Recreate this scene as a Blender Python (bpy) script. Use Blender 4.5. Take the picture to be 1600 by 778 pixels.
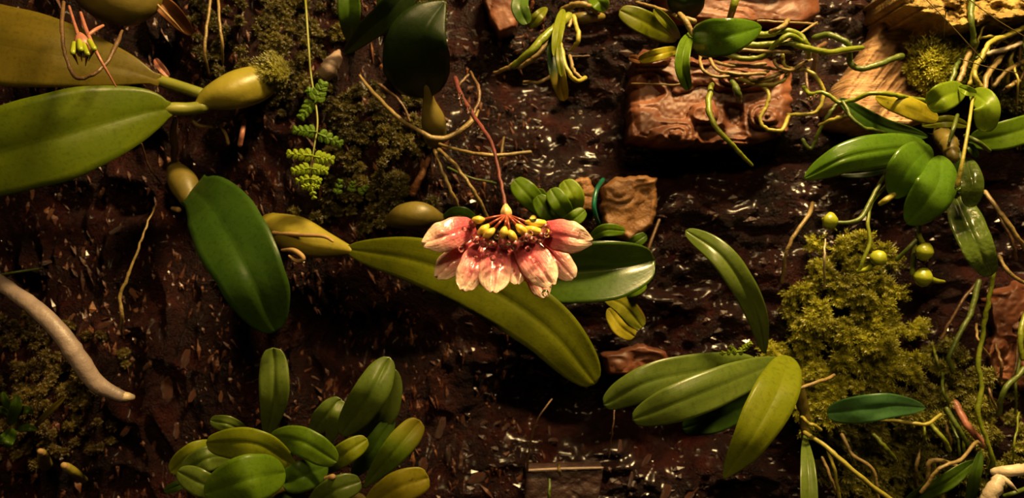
import bpy, bmesh, math, random
import numpy as np
from mathutils import Vector, Matrix

for o in list(bpy.data.objects):
    bpy.data.objects.remove(o)
scene = bpy.context.scene
COL = scene.collection
random.seed(7)
RNG = np.random.default_rng(11)
MM = 0.001

# ------------------------------------------------------------------ camera
CAM_D = 240.0           # mm from the planted wall
FPX = 1200.0            # focal length in pixels of the 1600 x 778 frame
cam_data = bpy.data.cameras.new('camera')
cam = bpy.data.objects.new('camera', cam_data)
COL.objects.link(cam)
cam.location = (0, -CAM_D * MM, 0)
cam.rotation_euler = (math.radians(90), 0, 0)
cam_data.sensor_width = 36
cam_data.lens = 36 * FPX / 1600
cam_data.clip_start = 0.005
cam_data.clip_end = 10
cam_data.dof.use_dof = True
cam_data.dof.focus_distance = 0.19
cam_data.dof.aperture_fstop = 17
scene.camera = cam

# ------------------------------------------------------------------ world and lights
world = bpy.data.worlds.new('world')
scene.world = world
world.use_nodes = True
bg = world.node_tree.nodes['Background']
bg.inputs[0].default_value = (1.0, 0.62, 0.28, 1)
bg.inputs[1].default_value = 0.012


def area_light(name, loc, target, sx, sy, power, color):
    d = bpy.data.lights.new(name, 'AREA')
    d.shape = 'RECTANGLE'
    d.size = sx
    d.size_y = sy
    d.energy = power
    d.color = color
    o = bpy.data.objects.new(name, d)
    COL.objects.link(o)
    o.location = loc
    v = Vector(target) - Vector(loc)
    o.rotation_euler = v.to_track_quat('-Z', 'Y').to_euler()
    return o


area_light('lamp_case_roof', (0.11, -0.155, 0.30), (0.07, 0, 0.0), 0.10, 0.04, 4.0, (1.0, 0.68, 0.29))
area_light('lamp_room', (0.04, -0.60, 0.38), (0.0, 0, 0), 0.16, 0.12, 2.1, (1.0, 0.68, 0.29))
scene.view_settings.view_transform = 'Standard'
scene.view_settings.look = 'None'
scene.view_settings.exposure = 0.0
scene.view_settings.gamma = 1.0
scene.view_settings.use_curve_mapping = False


# ------------------------------------------------------------------ helpers: space
def P(x, y, h):
    """Photo pixel x, y at h millimetres in front of the wall -> metres."""
    d = CAM_D - h
    return np.array([(x - 800) / FPX * d, -h, -(y - 389) / FPX * d]) * MM


def PA(a):
    a = np.asarray(a, float)
    d = CAM_D - a[:, 2]
    return np.stack([(a[:, 0] - 800) / FPX * d, -a[:, 2], -(a[:, 1] - 389) / FPX * d], 1) * MM


def hash2(ix, iz, seed):
    n = (ix.astype(np.int64) * 374761393 + iz.astype(np.int64) * 668265263 + seed * 1442695041) & 0x7fffffff
    n = ((n ^ (n >> 13)) * 1274126177) & 0x7fffffff
    return ((n ^ (n >> 16)) & 0xffff) / 65535.0


def vn(x, z, seed=0):
    x = np.asarray(x, float)
    z = np.asarray(z, float)
    ix = np.floor(x)
    iz = np.floor(z)
    fx = x - ix
    fz = z - iz
    fx = fx * fx * (3 - 2 * fx)
    fz = fz * fz * (3 - 2 * fz)
    a = hash2(ix, iz, seed)
    b = hash2(ix + 1, iz, seed)
    c = hash2(ix, iz + 1, seed)
    d = hash2(ix + 1, iz + 1, seed)
    return (a * (1 - fx) + b * fx) * (1 - fz) + (c * (1 - fx) + d * fx) * fz


def fbm(x, z, seed=0, n=4):
    s = 0
    a = 1.0
    t = 0
    for i in range(n):
        s = s + a * vn(x, z, seed + i * 17)
        t += a
        a *= 0.5
        x = x * 2.03
        z = z * 2.03
    return s / t


def catmull(pts, n):
    """Resample a list of points by a Catmull-Rom spline, n samples, even in image length."""
    p = np.asarray(pts, float)
    if len(p) == 2:
        p = np.array([p[0], (p[0] + p[1]) / 2, p[1]])
    q = np.vstack([2 * p[0] - p[1], p, 2 * p[-1] - p[-2]])
    out = []
    for i in range(1, len(q) - 2):
        t = np.linspace(0, 1, 14, endpoint=False)[:, None]
        a, b, c, d = q[i - 1], q[i], q[i + 1], q[i + 2]
        out.append(0.5 * (2 * b + (c - a) * t + (2 * a - 5 * b + 4 * c - d) * t * t + (3 * b - a - 3 * c + d) * t ** 3))
    out.append(p[-1:])
    o = np.vstack(out)
    L = np.concatenate([[0], np.cumsum(np.linalg.norm(np.diff(o[:, :2], axis=0), axis=1) + 1e-6)])
    s = np.linspace(0, L[-1], n) if np.isscalar(n) else np.asarray(n) * L[-1]
    return np.stack([np.interp(s, L, o[:, k]) for k in range(o.shape[1])], 1)


# ------------------------------------------------------------------ helpers: objects
BASE = {}


def thing(name, label, cat, at, group=None):
    o = bpy.data.objects.new(name, None)
    o.empty_display_size = 0.005
    COL.objects.link(o)
    loc = P(*at)
    o.location = loc
    BASE[o] = loc
    o['label'] = label
    o['category'] = cat
    if group:
        o['group'] = group
    return o


def tag(o, label, cat, group=None, kind=None):
    o['label'] = label
    o['category'] = cat
    if group:
        o['group'] = group
    if kind:
        o['kind'] = kind
    return o


def mesh_obj(name, verts, faces, mat, parent=None, uv=None, smooth=True, recalc=True):
    verts = np.asarray(verts, float)
    if parent is not None:
        base = BASE[parent]
    else:
        base = verts.mean(0)
    me = bpy.data.meshes.new(name)
    if isinstance(faces, np.ndarray):
        faces = faces.tolist()
    me.from_pydata((verts - base).tolist(), [], faces)
    if uv is not None:
        lay = me.uv_layers.new(name='UVMap')
        idx = np.zeros(len(me.loops), dtype=np.int32)
        me.loops.foreach_get('vertex_index', idx)
        lay.data.foreach_set('uv', np.asarray(uv, np.float32)[idx].ravel())
    if recalc:
        bm = bmesh.new()
        bm.from_mesh(me)
        bmesh.ops.recalc_face_normals(bm, faces=bm.faces)
        bm.to_mesh(me)
        bm.free()
    if smooth:
        me.polygons.foreach_set('use_smooth', np.ones(len(me.polygons), dtype=bool))
    if mat:
        me.materials.append(mat)
    me.update()
    o = bpy.data.objects.new(name, me)
    COL.objects.link(o)
    if parent is not None:
        o.parent = parent
        o.location = (0, 0, 0)
        BASE[o] = base
    else:
        o.location = base
        BASE[o] = base
    return o


def ring_faces(nr, m, cap=True):
    f = []
    for i in range(nr - 1):
        for j in range(m):
            k = (j + 1) % m
            f.append((i * m + j, i * m + k, (i + 1) * m + k, (i + 1) * m + j))
    if cap:
        f.append(tuple(range(m - 1, -1, -1)))
        f.append(tuple((nr - 1) * m + j for j in range(m)))
    return f


def leaf_geo(pts, W, p=.55, q=.45, WR=None, fold=.25, cup=-.1, groove=.25, roll=0, th=.8,
             stalk=.12, endw=.03, notch=0, wob=0, nu=30, nv=14, bend=0, seed=0):
    t = np.linspace(0, 1, nu)
    t = .5 * t + .5 * (t * t * (3 - 2 * t))
    c = catmull(pts, t)
    tan = np.gradient(c[:, :2], axis=0)
    tan /= np.linalg.norm(tan, axis=1)[:, None] + 1e-9
    nrm = np.stack([tan[:, 1], -tan[:, 0]], 1)
    mx = (p / (p + q)) ** p * (q / (p + q)) ** q
    prof = (np.clip(t, 1e-4, 1) ** p) * (np.clip(1 - t, 1e-5, 1) ** q) / mx
    prof = np.maximum(prof, stalk * (1 - t))
    prof = np.maximum(prof, endw * t ** 3)
    k = np.linspace(-1, 1, nv + 1)
    s = np.sign(k) * np.abs(k) ** 1.25
    WL = W
    WR = W if WR is None else WR
    ww = np.where(s > 0, WL, WR)[None, :] * prof[:, None]
    ph = RNG.random() * 6
    nz2 = RNG.random(4) * 50
    edge_var = 1 + .05 * (vn(t * 5 + nz2[0], t * 0, 3) - .5)[:, None] + .05 * (vn(t * 9 + nz2[1], t * 0, 4) - .5)[:, None] * np.sign(s)[None, :]
    rip = edge_var + wob * np.sin(t * 19 + ph)[:, None] * np.abs(s)[None, :] ** 3
    off = s[None, :] * ww * rip
    ext = notch * W * (1 - (2 * np.abs(s) - 1) ** 2)[None, :] * (t ** 5)[:, None]
    x = c[:, 0:1] + nrm[:, 0:1] * off + tan[:, 0:1] * ext
    y = c[:, 1:2] + nrm[:, 1:2] * off + tan[:, 1:2] * ext
    px = 0.2
    mean_w = ww * px
    sa = np.abs(s)[None, :]
    h = c[:, 2:3] + mean_w * (.6 * fold * sa ** 1.3 + .45 * cup * sa ** 2) + s[None, :] * mean_w * math.tan(math.radians(roll))
    und = min(1.0, W / 30.0)
    h = h + und * 1.1 * (vn(t[:, None] * 4 + nz2[2], s[None, :] * 1.4 + nz2[3] + t[:, None] * 0, 8) - .5) * prof[:, None]
    gw = np.exp(-(s / .13) ** 2)[None, :]
    h = h - .6 * groove * gw * np.minimum(1, prof * 1.5)[:, None]
    if wob:
        h = h + wob * 6 * np.sin(t * 15 + ph)[:, None] * s[None, :] ** 2 * np.sign(s)[None, :]
    hb = h - th * (.35 + .65 * np.sqrt(np.clip(1 - s ** 2, 0, 1)))[None, :]
    top = np.stack([x, y, h], 2)
    bot = np.stack([x, y, hb], 2)[:, ::-1]
    ring = np.concatenate([top, bot], 1)
    m = ring.shape[1]
    V = PA(ring.reshape(-1, 3))
    u = np.concatenate([(s + 1) / 2, ((s + 1) / 2)[::-1]])
    uv = np.stack([np.tile(u, nu), np.repeat(t, m)], 1)
    return V, ring_faces(nu, m), uv


def leaf(parent, pts, W, mat, name='leaf', label=None, **kw):
    V, F, uv = leaf_geo(pts, W, **kw)
    o = mesh_obj(name, V, F, mat, parent, uv)
    if label:
        o['label'] = label
    return o


def tube_geo(pts, r, sides=8, n=None, jit=0.0, ridge=0.0, flat=1.0, taper_end=True):
    pts = [tuple(q) for q in pts]
    k = len(pts)
    if np.isscalar(r):
        rr = [r] * k
    else:
        rr = list(np.interp(np.linspace(0, 1, k), np.linspace(0, 1, len(r)), r))
    a = np.array([list(q) + [w] for q, w in zip(pts, rr)], float)
    n = n or max(10, 6 * k)
    c = catmull(a, n)
    if jit:
        ph = RNG.random(3) * 20
        L = np.arange(n)
        c[:, 0] += jit * (vn(L * .55 + ph[0], L * 0, 3) - .5) * 2
        c[:, 1] += jit * (vn(L * .55 + ph[1], L * 0, 5) - .5) * 2
        c[:, 3] *= 1 + min(.35, .3 * jit) * (vn(L * .8 + ph[2], L * 0, 9) - .5)
    W = PA(c[:, :3])
    R = np.maximum(c[:, 3], .2) * .2 * MM * (CAM_D - c[:, 2]) / CAM_D
    if taper_end:
        # rounded end caps: extra rings
        d0 = W[0] - W[1]
        d0 /= np.linalg.norm(d0) + 1e-12
        d1 = W[-1] - W[-2]
        d1 /= np.linalg.norm(d1) + 1e-12
        W = np.vstack([W[0] + d0 * R[0] * .95, W[0] + d0 * R[0] * .7, W, W[-1] + d1 * R[-1] * .7, W[-1] + d1 * R[-1] * .95])
        R = np.concatenate([[R[0] * .3, R[0] * .72], R, [R[-1] * .72, R[-1] * .3]])
    T = np.gradient(W, axis=0)
    T /= np.linalg.norm(T, axis=1)[:, None] + 1e-12
    up = np.array([0, -1.0, 0])
    A = np.cross(T, up)
    bad = np.linalg.norm(A, axis=1) < .15
    A[bad] = np.cross(T[bad], np.array([1.0, 0, 0]))
    for i in range(1, len(A)):
        if np.dot(A[i], A[i - 1]) < 0:
            A[i] *= -1
    A /= np.linalg.norm(A, axis=1)[:, None] + 1e-12
    B = np.cross(T, A)
    th = np.linspace(0, 2 * math.pi, sides, endpoint=False)
    rad = np.ones(sides)
    if ridge:
        rad = 1 + ridge * np.cos(th * 5 + 1)
    V = W[:, None, :] + R[:, None, None] * rad[None, :, None] * (np.cos(th)[None, :, None] * A[:, None, :] + flat * np.sin(th)[None, :, None] * B[:, None, :])
    nn = len(W)
    uv = np.stack([np.tile(np.linspace(0, 1, sides), nn), np.repeat(np.linspace(0, 1, nn), sides)], 1)
    return V.reshape(-1, 3), ring_faces(nn, sides), uv


def tube(parent, pts, r, mat, name='root', label=None, **kw):
    V, F, uv = tube_geo(pts, r, **kw)
    o = mesh_obj(name, V, F, mat, parent, uv)
    if label:
        o['label'] = label
    return o


# ------------------------------------------------------------------ materials
def new_mat(name):
    m = bpy.data.materials.new(name)
    m.use_nodes = True
    nt = m.node_tree
    b = nt.nodes['Principled BSDF']
    return m, nt, b


def N(nt, typ, **kw):
    n = nt.nodes.new(typ)
    for k, v in kw.items():
        setattr(n, k, v)
    return n


def noise(nt, scale, detail=4, rough=.55, vec=None, stretch=None):
    tc = N(nt, 'ShaderNodeTexCoord')
    n = N(nt, 'ShaderNodeTexNoise')
    n.inputs['Scale'].default_value = scale
    n.inputs['Detail'].default_value = detail
    n.inputs['Roughness'].default_value = rough
    src = tc.outputs['Object']
    if stretch:
        mp = N(nt, 'ShaderNodeMapping')
        mp.inputs['Rotation'].default_value = stretch[1]
        mp.inputs['Scale'].default_value = stretch[0]
        nt.links.new(src, mp.inputs['Vector'])
        src = mp.outputs['Vector']
    nt.links.new(src, n.inputs['Vector'])
    return n.outputs['Fac']


def ramp(nt, fac, stops):
    r = N(nt, 'ShaderNodeValToRGB')
    el = r.color_ramp.elements
    while len(el) < len(stops):
        el.new(.5)
    for e, (p_, c) in zip(el, stops):
        e.position = p_
        e.color = (*c, 1) if len(c) == 3 else c
    nt.links.new(fac, r.inputs['Fac'])
    return r.outputs['Color']


def mixc(nt, fac, a, b, mode='MIX'):
    m = N(nt, 'ShaderNodeMix', data_type='RGBA', blend_type=mode)
    for v, s in ((fac, m.inputs['Factor']), (a, m.inputs['A']), (b, m.inputs['B'])):
        if hasattr(v, 'type') and hasattr(v, 'links'):
            nt.links.new(v, s)
        elif isinstance(v, tuple):
            s.default_value = (*v, 1)
        else:
            s.default_value = v
    return m.outputs['Result']


def math_n(nt, op, a, b=None):
    m = N(nt, 'ShaderNodeMath', operation=op)
    for i, v in enumerate((a, b)):
        if v is None:
            continue
        if hasattr(v, 'links'):
            nt.links.new(v, m.inputs[i])
        else:
            m.inputs[i].default_value = v
    return m.outputs[0]


def bump(nt, b, height, strength, dist):
    n = N(nt, 'ShaderNodeBump')
    n.inputs['Strength'].default_value = strength
    n.inputs['Distance'].default_value = dist
    nt.links.new(height, n.inputs['Height'])
    nt.links.new(n.outputs['Normal'], b.inputs['Normal'])
    return n


def uvs(nt):
    tc = N(nt, 'ShaderNodeTexCoord')
    sp = N(nt, 'ShaderNodeSeparateXYZ')
    nt.links.new(tc.outputs['UV'], sp.inputs[0])
    return sp.outputs['X'], sp.outputs['Y']


def leaf_mat(name, c1, c2, tip=None, edge=None, rough=.38, trans=.18, vein=.5, coat=0.0, tip_at=(.6, 1.0), spots=None, wet=False, spec=.2):
    m, nt, b = new_mat(name)
    u, v = uvs(nt)
    f = noise(nt, 110, 7, .68)
    col = ramp(nt, f, [(.3, c1), (.5, tuple((a_ + b_) / 2 for a_, b_ in zip(c1, c2))), (.72, c2)])
    dk = ramp(nt, noise(nt, 900, 2), [(.25, (.75,) * 3), (.5, (1,) * 3)])
    col = mixc(nt, 1.0, col, dk, 'MULTIPLY')
    # fine lengthwise veins, the leaf's own colour
    wv = math_n(nt, 'SINE', math_n(nt, 'MULTIPLY', u, 95.0))
    fine = math_n(nt, 'MULTIPLY', math_n(nt, 'ADD', wv, 1.0), .5)
    col = mixc(nt, math_n(nt, 'MULTIPLY', fine, .05 * vein), col, tuple(x * .55 for x in c1))
    mid = math_n(nt, 'ABSOLUTE', math_n(nt, 'SUBTRACT', u, .5))
    midf = math_n(nt, 'MULTIPLY', math_n(nt, 'LESS_THAN', mid, .012), .35 * vein)
    col = mixc(nt, midf, col, tuple(x * .5 for x in c1))
    if tip:
        wob_ = math_n(nt, 'ADD', v, math_n(nt, 'MULTIPLY', math_n(nt, 'SUBTRACT', noise(nt, 120, 3), .5), .35))
        tf = ramp(nt, wob_, [(tip_at[0], (0, 0, 0)), (tip_at[1], (1, 1, 1))])
        col = mixc(nt, tf, col, tip)
    if edge:
        ef = math_n(nt, 'ADD', mid, math_n(nt, 'MULTIPLY', math_n(nt, 'SUBTRACT', noise(nt, 350, 3), .5), .12))
        e2 = ramp(nt, ef, [(.44, (0, 0, 0)), (.48, (1, 1, 1))])
        col = mixc(nt, e2, col, edge)
    if spots:
        sf = ramp(nt, noise(nt, 420, 2), [(.70, (0, 0, 0)), (.76, (1, 1, 1))])
        col = mixc(nt, math_n(nt, 'MULTIPLY', sf, .7), col, spots)
    nt.links.new(col, b.inputs['Base Color'])
    b.inputs['Roughness'].default_value = rough
    b.inputs['Specular IOR Level'].default_value = spec
    if coat:
        b.inputs['Coat Weight'].default_value = coat
        b.inputs['Coat Roughness'].default_value = .12
    if wet:
        hgt = math_n(nt, 'ADD', noise(nt, 260, 2), math_n(nt, 'MULTIPLY', noise(nt, 900, 2), .25))
        bump(nt, b, hgt, .5, .0012)
    else:
        hgt = math_n(nt, 'ADD', math_n(nt, 'MULTIPLY', fine, .04), noise(nt, 500, 4))
        bump(nt, b, hgt, .12, .0005)
    tr = N(nt, 'ShaderNodeBsdfTranslucent')
    nt.links.new(col, tr.inputs['Color'])
    mx = N(nt, 'ShaderNodeMixShader')
    mx.inputs[0].default_value = trans
    out = nt.nodes['Material Output']
    nt.links.new(b.outputs[0], mx.inputs[1])
    nt.links.new(tr.outputs[0], mx.inputs[2])
    nt.links.new(mx.outputs[0], out.inputs['Surface'])
    return m


def root_mat(name, c1, c2, rough=.45, scale=300, stretch=None, bs=.5, coat=0):
    m, nt, b = new_mat(name)
    f = noise(nt, scale, 5, .6, stretch=stretch)
    nt.links.new(ramp(nt, f, [(.3, c1), (.7, c2)]), b.inputs['Base Color'])
    b.inputs['Roughness'].default_value = rough
    if coat:
        b.inputs['Coat Weight'].default_value = coat
        b.inputs['Coat Roughness'].default_value = .1
    bump(nt, b, noise(nt, scale * 2.5, 4, stretch=stretch), bs, .0006)
    return m


MAT = {}
MAT['green'] = leaf_mat('leaf_green', (.060, .115, .004), (.090, .155, .006))
MAT['green_glossy'] = leaf_mat('leaf_green_glossy', (.048, .115, .005), (.078, .155, .008), rough=.26, coat=.25, spec=.4)
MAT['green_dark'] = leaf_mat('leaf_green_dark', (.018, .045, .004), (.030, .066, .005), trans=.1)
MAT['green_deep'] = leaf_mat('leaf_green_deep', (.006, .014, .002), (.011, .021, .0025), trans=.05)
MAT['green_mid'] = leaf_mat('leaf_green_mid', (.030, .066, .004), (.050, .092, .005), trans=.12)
MAT['olive'] = leaf_mat('leaf_olive', (.080, .098, .003), (.115, .125, .004))
MAT['green_broad'] = leaf_mat('leaf_green_broad', (.064, .098, .003), (.096, .126, .004))
MAT['olive_dim'] = leaf_mat('leaf_olive_dim', (.085, .068, .006), (.13, .095, .009))
MAT['lime'] = leaf_mat('leaf_lime', (.13, .205, .008), (.18, .26, .012), trans=.28)
MAT['yellow'] = leaf_mat('leaf_yellow', (.26, .24, .012), (.36, .30, .018), spots=(.12, .08, .02))
MAT['yellow_green'] = leaf_mat('leaf_yellow_green', (.105, .135, .004), (.155, .175, .006))
MAT['yellowing'] = leaf_mat('leaf_yellowing', (.075, .13, .006), (.11, .165, .008), tip=(.26, .22, .015))
MAT['scorched'] = leaf_mat('leaf_scorched', (.16, .20, .012), (.26, .23, .018), edge=(.08, .028, .010))
MAT['pale_sheen'] = leaf_mat('leaf_pale_sheen', (.070, .110, .012), (.105, .145, .018), rough=.36, spec=.55)
MAT['wet_leaf'] = leaf_mat('leaf_wet', (.06, .10, .012), (.09, .13, .018), rough=.3, coat=1.0, wet=True)
MAT['green_keel'] = leaf_mat('leaf_green_keel', (.032, .070, .004), (.052, .095, .006), rough=.3, coat=.3, spec=.5)
MAT['teal'] = leaf_mat('leaf_teal', (.035, .10, .03), (.05, .13, .035), trans=.08)
MAT['tipped'] = leaf_mat('leaf_tipped', (.02, .05, .02), (.05, .09, .02), tip=(.42, .30, .03), tip_at=(.55, .85))
MAT['dry'] = leaf_mat('leaf_dry', (.10, .035, .012), (.22, .09, .03), trans=.1, rough=.6)
MAT['dry_pale'] = leaf_mat('leaf_dry_pale', (.30, .18, .07), (.45, .30, .12), rough=.55)
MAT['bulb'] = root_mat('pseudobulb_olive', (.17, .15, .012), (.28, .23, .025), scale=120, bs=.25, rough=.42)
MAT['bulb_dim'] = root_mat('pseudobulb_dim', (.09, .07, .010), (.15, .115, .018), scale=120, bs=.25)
MAT['petiole'] = root_mat('petiole_green', (.13, .15, .014), (.19, .19, .02), scale=120, bs=.2)
MAT['root_green'] = root_mat('root_green', (.10, .14, .007), (.18, .20, .014), bs=.35, rough=.38)
MAT['root_dark_green'] = root_mat('root_dark_green', (.045, .075, .006), (.085, .11, .010), bs=.35)
MAT['root_yellow'] = root_mat('root_yellow', (.20, .18, .02), (.32, .27, .04), bs=.35)
MAT['root_tan'] = root_mat('root_tan', (.14, .095, .03), (.26, .18, .06), bs=.6)
MAT['root_brown'] = root_mat('root_brown', (.07, .035, .014), (.14, .075, .028), bs=.6)
MAT['root_pale'] = root_mat('root_pale', (.40, .33, .23), (.60, .47, .30), bs=.5, scale=200)
MAT['root_mauve'] = root_mat('root_mauve', (.17, .13, .115), (.28, .21, .17), bs=.6, scale=160)
MAT['stem_red'] = root_mat('stem_red', (.22, .035, .018), (.36, .07, .03), bs=.3, coat=.4)
MAT['stem_maroon'] = root_mat('stem_maroon', (.05, .009, .007), (.14, .022, .015), bs=.2, rough=.6)
MAT['stem_pink'] = root_mat('stem_pink', (.26, .085, .06), (.36, .15, .09), bs=.3)
MAT['bud'] = root_mat('bud_green', (.21, .25, .012), (.29, .32, .02), bs=.2, scale=260, rough=.3)
MAT['column'] = root_mat('column_yellow', (.62, .42, .035), (.80, .60, .10), bs=.2, rough=.28, coat=.6)
MAT['column_pale'] = root_mat('column_pale', (.60, .42, .16), (.75, .55, .22), bs=.4, rough=.3, coat=.6)
MAT['maroon'] = root_mat('lip_maroon', (.10, .012, .012), (.26, .035, .03), bs=.6, rough=.18, coat=1.0, scale=900)
MAT['thread'] = root_mat('thread_brown', (.05, .035, .012), (.16, .11, .03), bs=.1)
MAT['plastic'] = root_mat('wire_green', (.006, .10, .055), (.01, .13, .07), bs=.02, rough=.3)
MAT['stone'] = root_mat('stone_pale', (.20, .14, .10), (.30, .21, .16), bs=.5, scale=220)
MAT['fern'] = leaf_mat('fern_green', (.17, .27, .012), (.30, .36, .02), trans=.25, rough=.45)
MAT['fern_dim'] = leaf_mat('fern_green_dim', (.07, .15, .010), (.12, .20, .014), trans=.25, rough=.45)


def wall_material():
    m, nt, b = new_mat('wet_peat')
    f = noise(nt, 70, 8, .65)
    col = ramp(nt, f, [(.30, (.0030, .00035, .0003)), (.52, (.0115, .0014, .0010)), (.72, (.036, .0056, .0034))])
    g = ramp(nt, noise(nt, 230, 4, .6), [(.60, (0, 0, 0)), (.74, (1, 1, 1))])
    col = mixc(nt, math_n(nt, 'MULTIPLY', g, .30), col, (.075, .023, .010))
    nt.links.new(col, b.inputs['Base Color'])
    r = ramp(nt, noise(nt, 45, 3), [(.35, (.30,) * 3), (.65, (.65,) * 3)])
    nt.links.new(r, b.inputs['Roughness'])
    b.inputs['Specular IOR Level'].default_value = .16
    cw = ramp(nt, noise(nt, 90, 4), [(.46, (0,) * 3), (.60, (1,) * 3)])
    tcw = N(nt, 'ShaderNodeTexCoord')
    spx = N(nt, 'ShaderNodeSeparateXYZ')
    nt.links.new(tcw.outputs['Object'], spx.inputs[0])
    wetness = ramp(nt, math_n(nt, 'ADD', math_n(nt, 'MULTIPLY', spx.outputs['X'], 4.0), .5), [(.3, (.06,) * 3), (.62, (.6,) * 3)])
    cw = math_n(nt, 'MULTIPLY', cw, wetness)
    nt.links.new(cw, b.inputs['Coat Weight'])
    b.inputs['Coat Roughness'].default_value = .2
    bump(nt, b, math_n(nt, 'ADD', noise(nt, 360, 6, .65), math_n(nt, 'MULTIPLY', noise(nt, 1500, 3), .3)), 1.0, .0028)
    return m


def bark_material(name, cols, scale=150, stretch=None, rough=.6, bs=.7, bd=.0014, coat=0):
    m, nt, b = new_mat(name)
    f = noise(nt, scale, 7, .62, stretch=stretch)
    nt.links.new(ramp(nt, f, list(zip((.28, .5, .72), cols))), b.inputs['Base Color'])
    b.inputs['Roughness'].default_value = rough
    if coat:
        b.inputs['Coat Weight'].default_value = coat
        b.inputs['Coat Roughness'].default_value = .2
    bump(nt, b, noise(nt, scale * 2.2, 6, .6, stretch=stretch), bs, bd)
    return m


MAT['wall'] = wall_material()
MAT['bark_red'] = bark_material('cork_bark_red', [(.04, .010, .005), (.11, .033, .013), (.22, .078, .032)], 60, rough=.55, bs=.35)
MAT['bark_tan'] = bark_material('bark_tan', [(.10, .04, .014), (.24, .11, .036), (.36, .18, .06)], 110, rough=.5)
MAT['log'] = bark_material('log_brown', [(.12, .055, .025), (.36, .20, .09), (.70, .46, .22)], 60,
                           stretch=((1.0, 1, 6.0), (0, math.radians(38), 0)), rough=.55, bs=.9, bd=.002)
MAT['rotten'] = bark_material('rotten_wood_yellow', [(.10, .055, .012), (.28, .18, .035), (.46, .32, .07)], 130, rough=.6, bs=1.0, bd=.003)
MAT['chip'] = bark_material('wood_chip', [(.05, .016, .006), (.13, .045, .016), (.24, .10, .036)], 200, rough=.5)
MAT['chip_dark'] = bark_material('wood_chip_dark', [(.03, .009, .005), (.07, .022, .010), (.12, .04, .016)], 200, rough=.4, coat=.4)
MAT['crumb_wet'] = bark_material('peat_crumb_wet', [(.010, .003, .002), (.025, .008, .005), (.06, .022, .012)], 200, rough=.35, coat=.5)
MAT['ledge'] = bark_material('ledge_board', [(.020, .010, .009), (.045, .022, .018), (.08, .04, .03)], 120, rough=.5)


def moss_material(name, c1, c2, c3, rough=.5, coat=0.0):
    m, nt, b = new_mat(name)
    f = noise(nt, 75, 5, .65)
    col = ramp(nt, f, [(.32, c1), (.5, c2), (.68, c3)])
    nt.links.new(col, b.inputs['Base Color'])
    b.inputs['Roughness'].default_value = rough
    if coat:
        b.inputs['Coat Weight'].default_value = coat
        b.inputs['Coat Roughness'].default_value = .15
    tr = N(nt, 'ShaderNodeBsdfTranslucent')
    nt.links.new(col, tr.inputs['Color'])
    mx = N(nt, 'ShaderNodeMixShader')
    mx.inputs[0].default_value = .3
    nt.links.new(b.outputs[0], mx.inputs[1])
    nt.links.new(tr.outputs[0], mx.inputs[2])
    nt.links.new(mx.outputs[0], nt.nodes['Material Output'].inputs['Surface'])
    return m


MAT['moss_bright'] = moss_material('moss_bright', (.16, .15, .012), (.36, .35, .022), (.55, .54, .04), coat=.3)
MAT['moss_olive'] = moss_material('moss_olive', (.09, .08, .012), (.19, .18, .02), (.32, .30, .035))
MAT['moss_dim'] = moss_material('moss_dim', (.035, .028, .006), (.08, .065, .010), (.16, .13, .018))
MAT['moss_brown'] = moss_material('moss_brown', (.05, .03, .008), (.10, .07, .012), (.17, .125, .02))


def petal_material():
    m, nt, b = new_mat('petal_pink_cream')
    u, v = uvs(nt)
    nz = noise(nt, 260, 4, .65)
    vv = math_n(nt, 'ADD', v, math_n(nt, 'MULTIPLY', math_n(nt, 'SUBTRACT', nz, .5), .45))
    mid = math_n(nt, 'ABSOLUTE', math_n(nt, 'SUBTRACT', u, .5))
    vv = math_n(nt, 'ADD', vv, math_n(nt, 'MULTIPLY', math_n(nt, 'SUBTRACT', mid, .22), .6))
    col = ramp(nt, vv, [(.05, (.55, .06, .09)), (.36, (.74, .15, .19)), (.62, (.84, .36, .34)), (.90, (.90, .66, .50))])
    st = math_n(nt, 'SINE', math_n(nt, 'ADD', math_n(nt, 'MULTIPLY', u, 62.0), math_n(nt, 'MULTIPLY', nz, 7.0)))
    st = ramp(nt, st, [(.55, (0, 0, 0)), (1.0, (1, 1, 1))])
    fade = ramp(nt, v, [(.2, (.35,) * 3), (.9, (.10,) * 3)])
    col = mixc(nt, math_n(nt, 'MULTIPLY', st, fade), col, (.62, .10, .13))
    sp = ramp(nt, noise(nt, 1500, 2), [(.62, (0, 0, 0)), (.68, (1, 1, 1))])
    col = mixc(nt, math_n(nt, 'MULTIPLY', sp, .35), col, (.95, .70, .62))
    nt.links.new(col, b.inputs['Base Color'])
    b.inputs['Roughness'].default_value = .3
    b.inputs['Coat Weight'].default_value = .9
    b.inputs['Coat Roughness'].default_value = .06
    bump(nt, b, math_n(nt, 'ADD', noise(nt, 420, 2), math_n(nt, 'MULTIPLY', st, .05)), .6, .0010)
    tr = N(nt, 'ShaderNodeBsdfTranslucent')
    nt.links.new(col, tr.inputs['Color'])
    mx = N(nt, 'ShaderNodeMixShader')
    mx.inputs[0].default_value = .25
    nt.links.new(b.outputs[0], mx.inputs[1])
    nt.links.new(tr.outputs[0], mx.inputs[2])
    nt.links.new(mx.outputs[0], nt.nodes['Material Output'].inputs['Surface'])
    return m


MAT['petal'] = petal_material()
m_, nt_, b_ = new_mat('water')
b_.inputs['Base Color'].default_value = (1, 1, 1, 1)
b_.inputs['Roughness'].default_value = .02
b_.inputs['Transmission Weight'].default_value = 1
b_.inputs['IOR'].default_value = 1.33
MAT['water'] = m_

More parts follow.
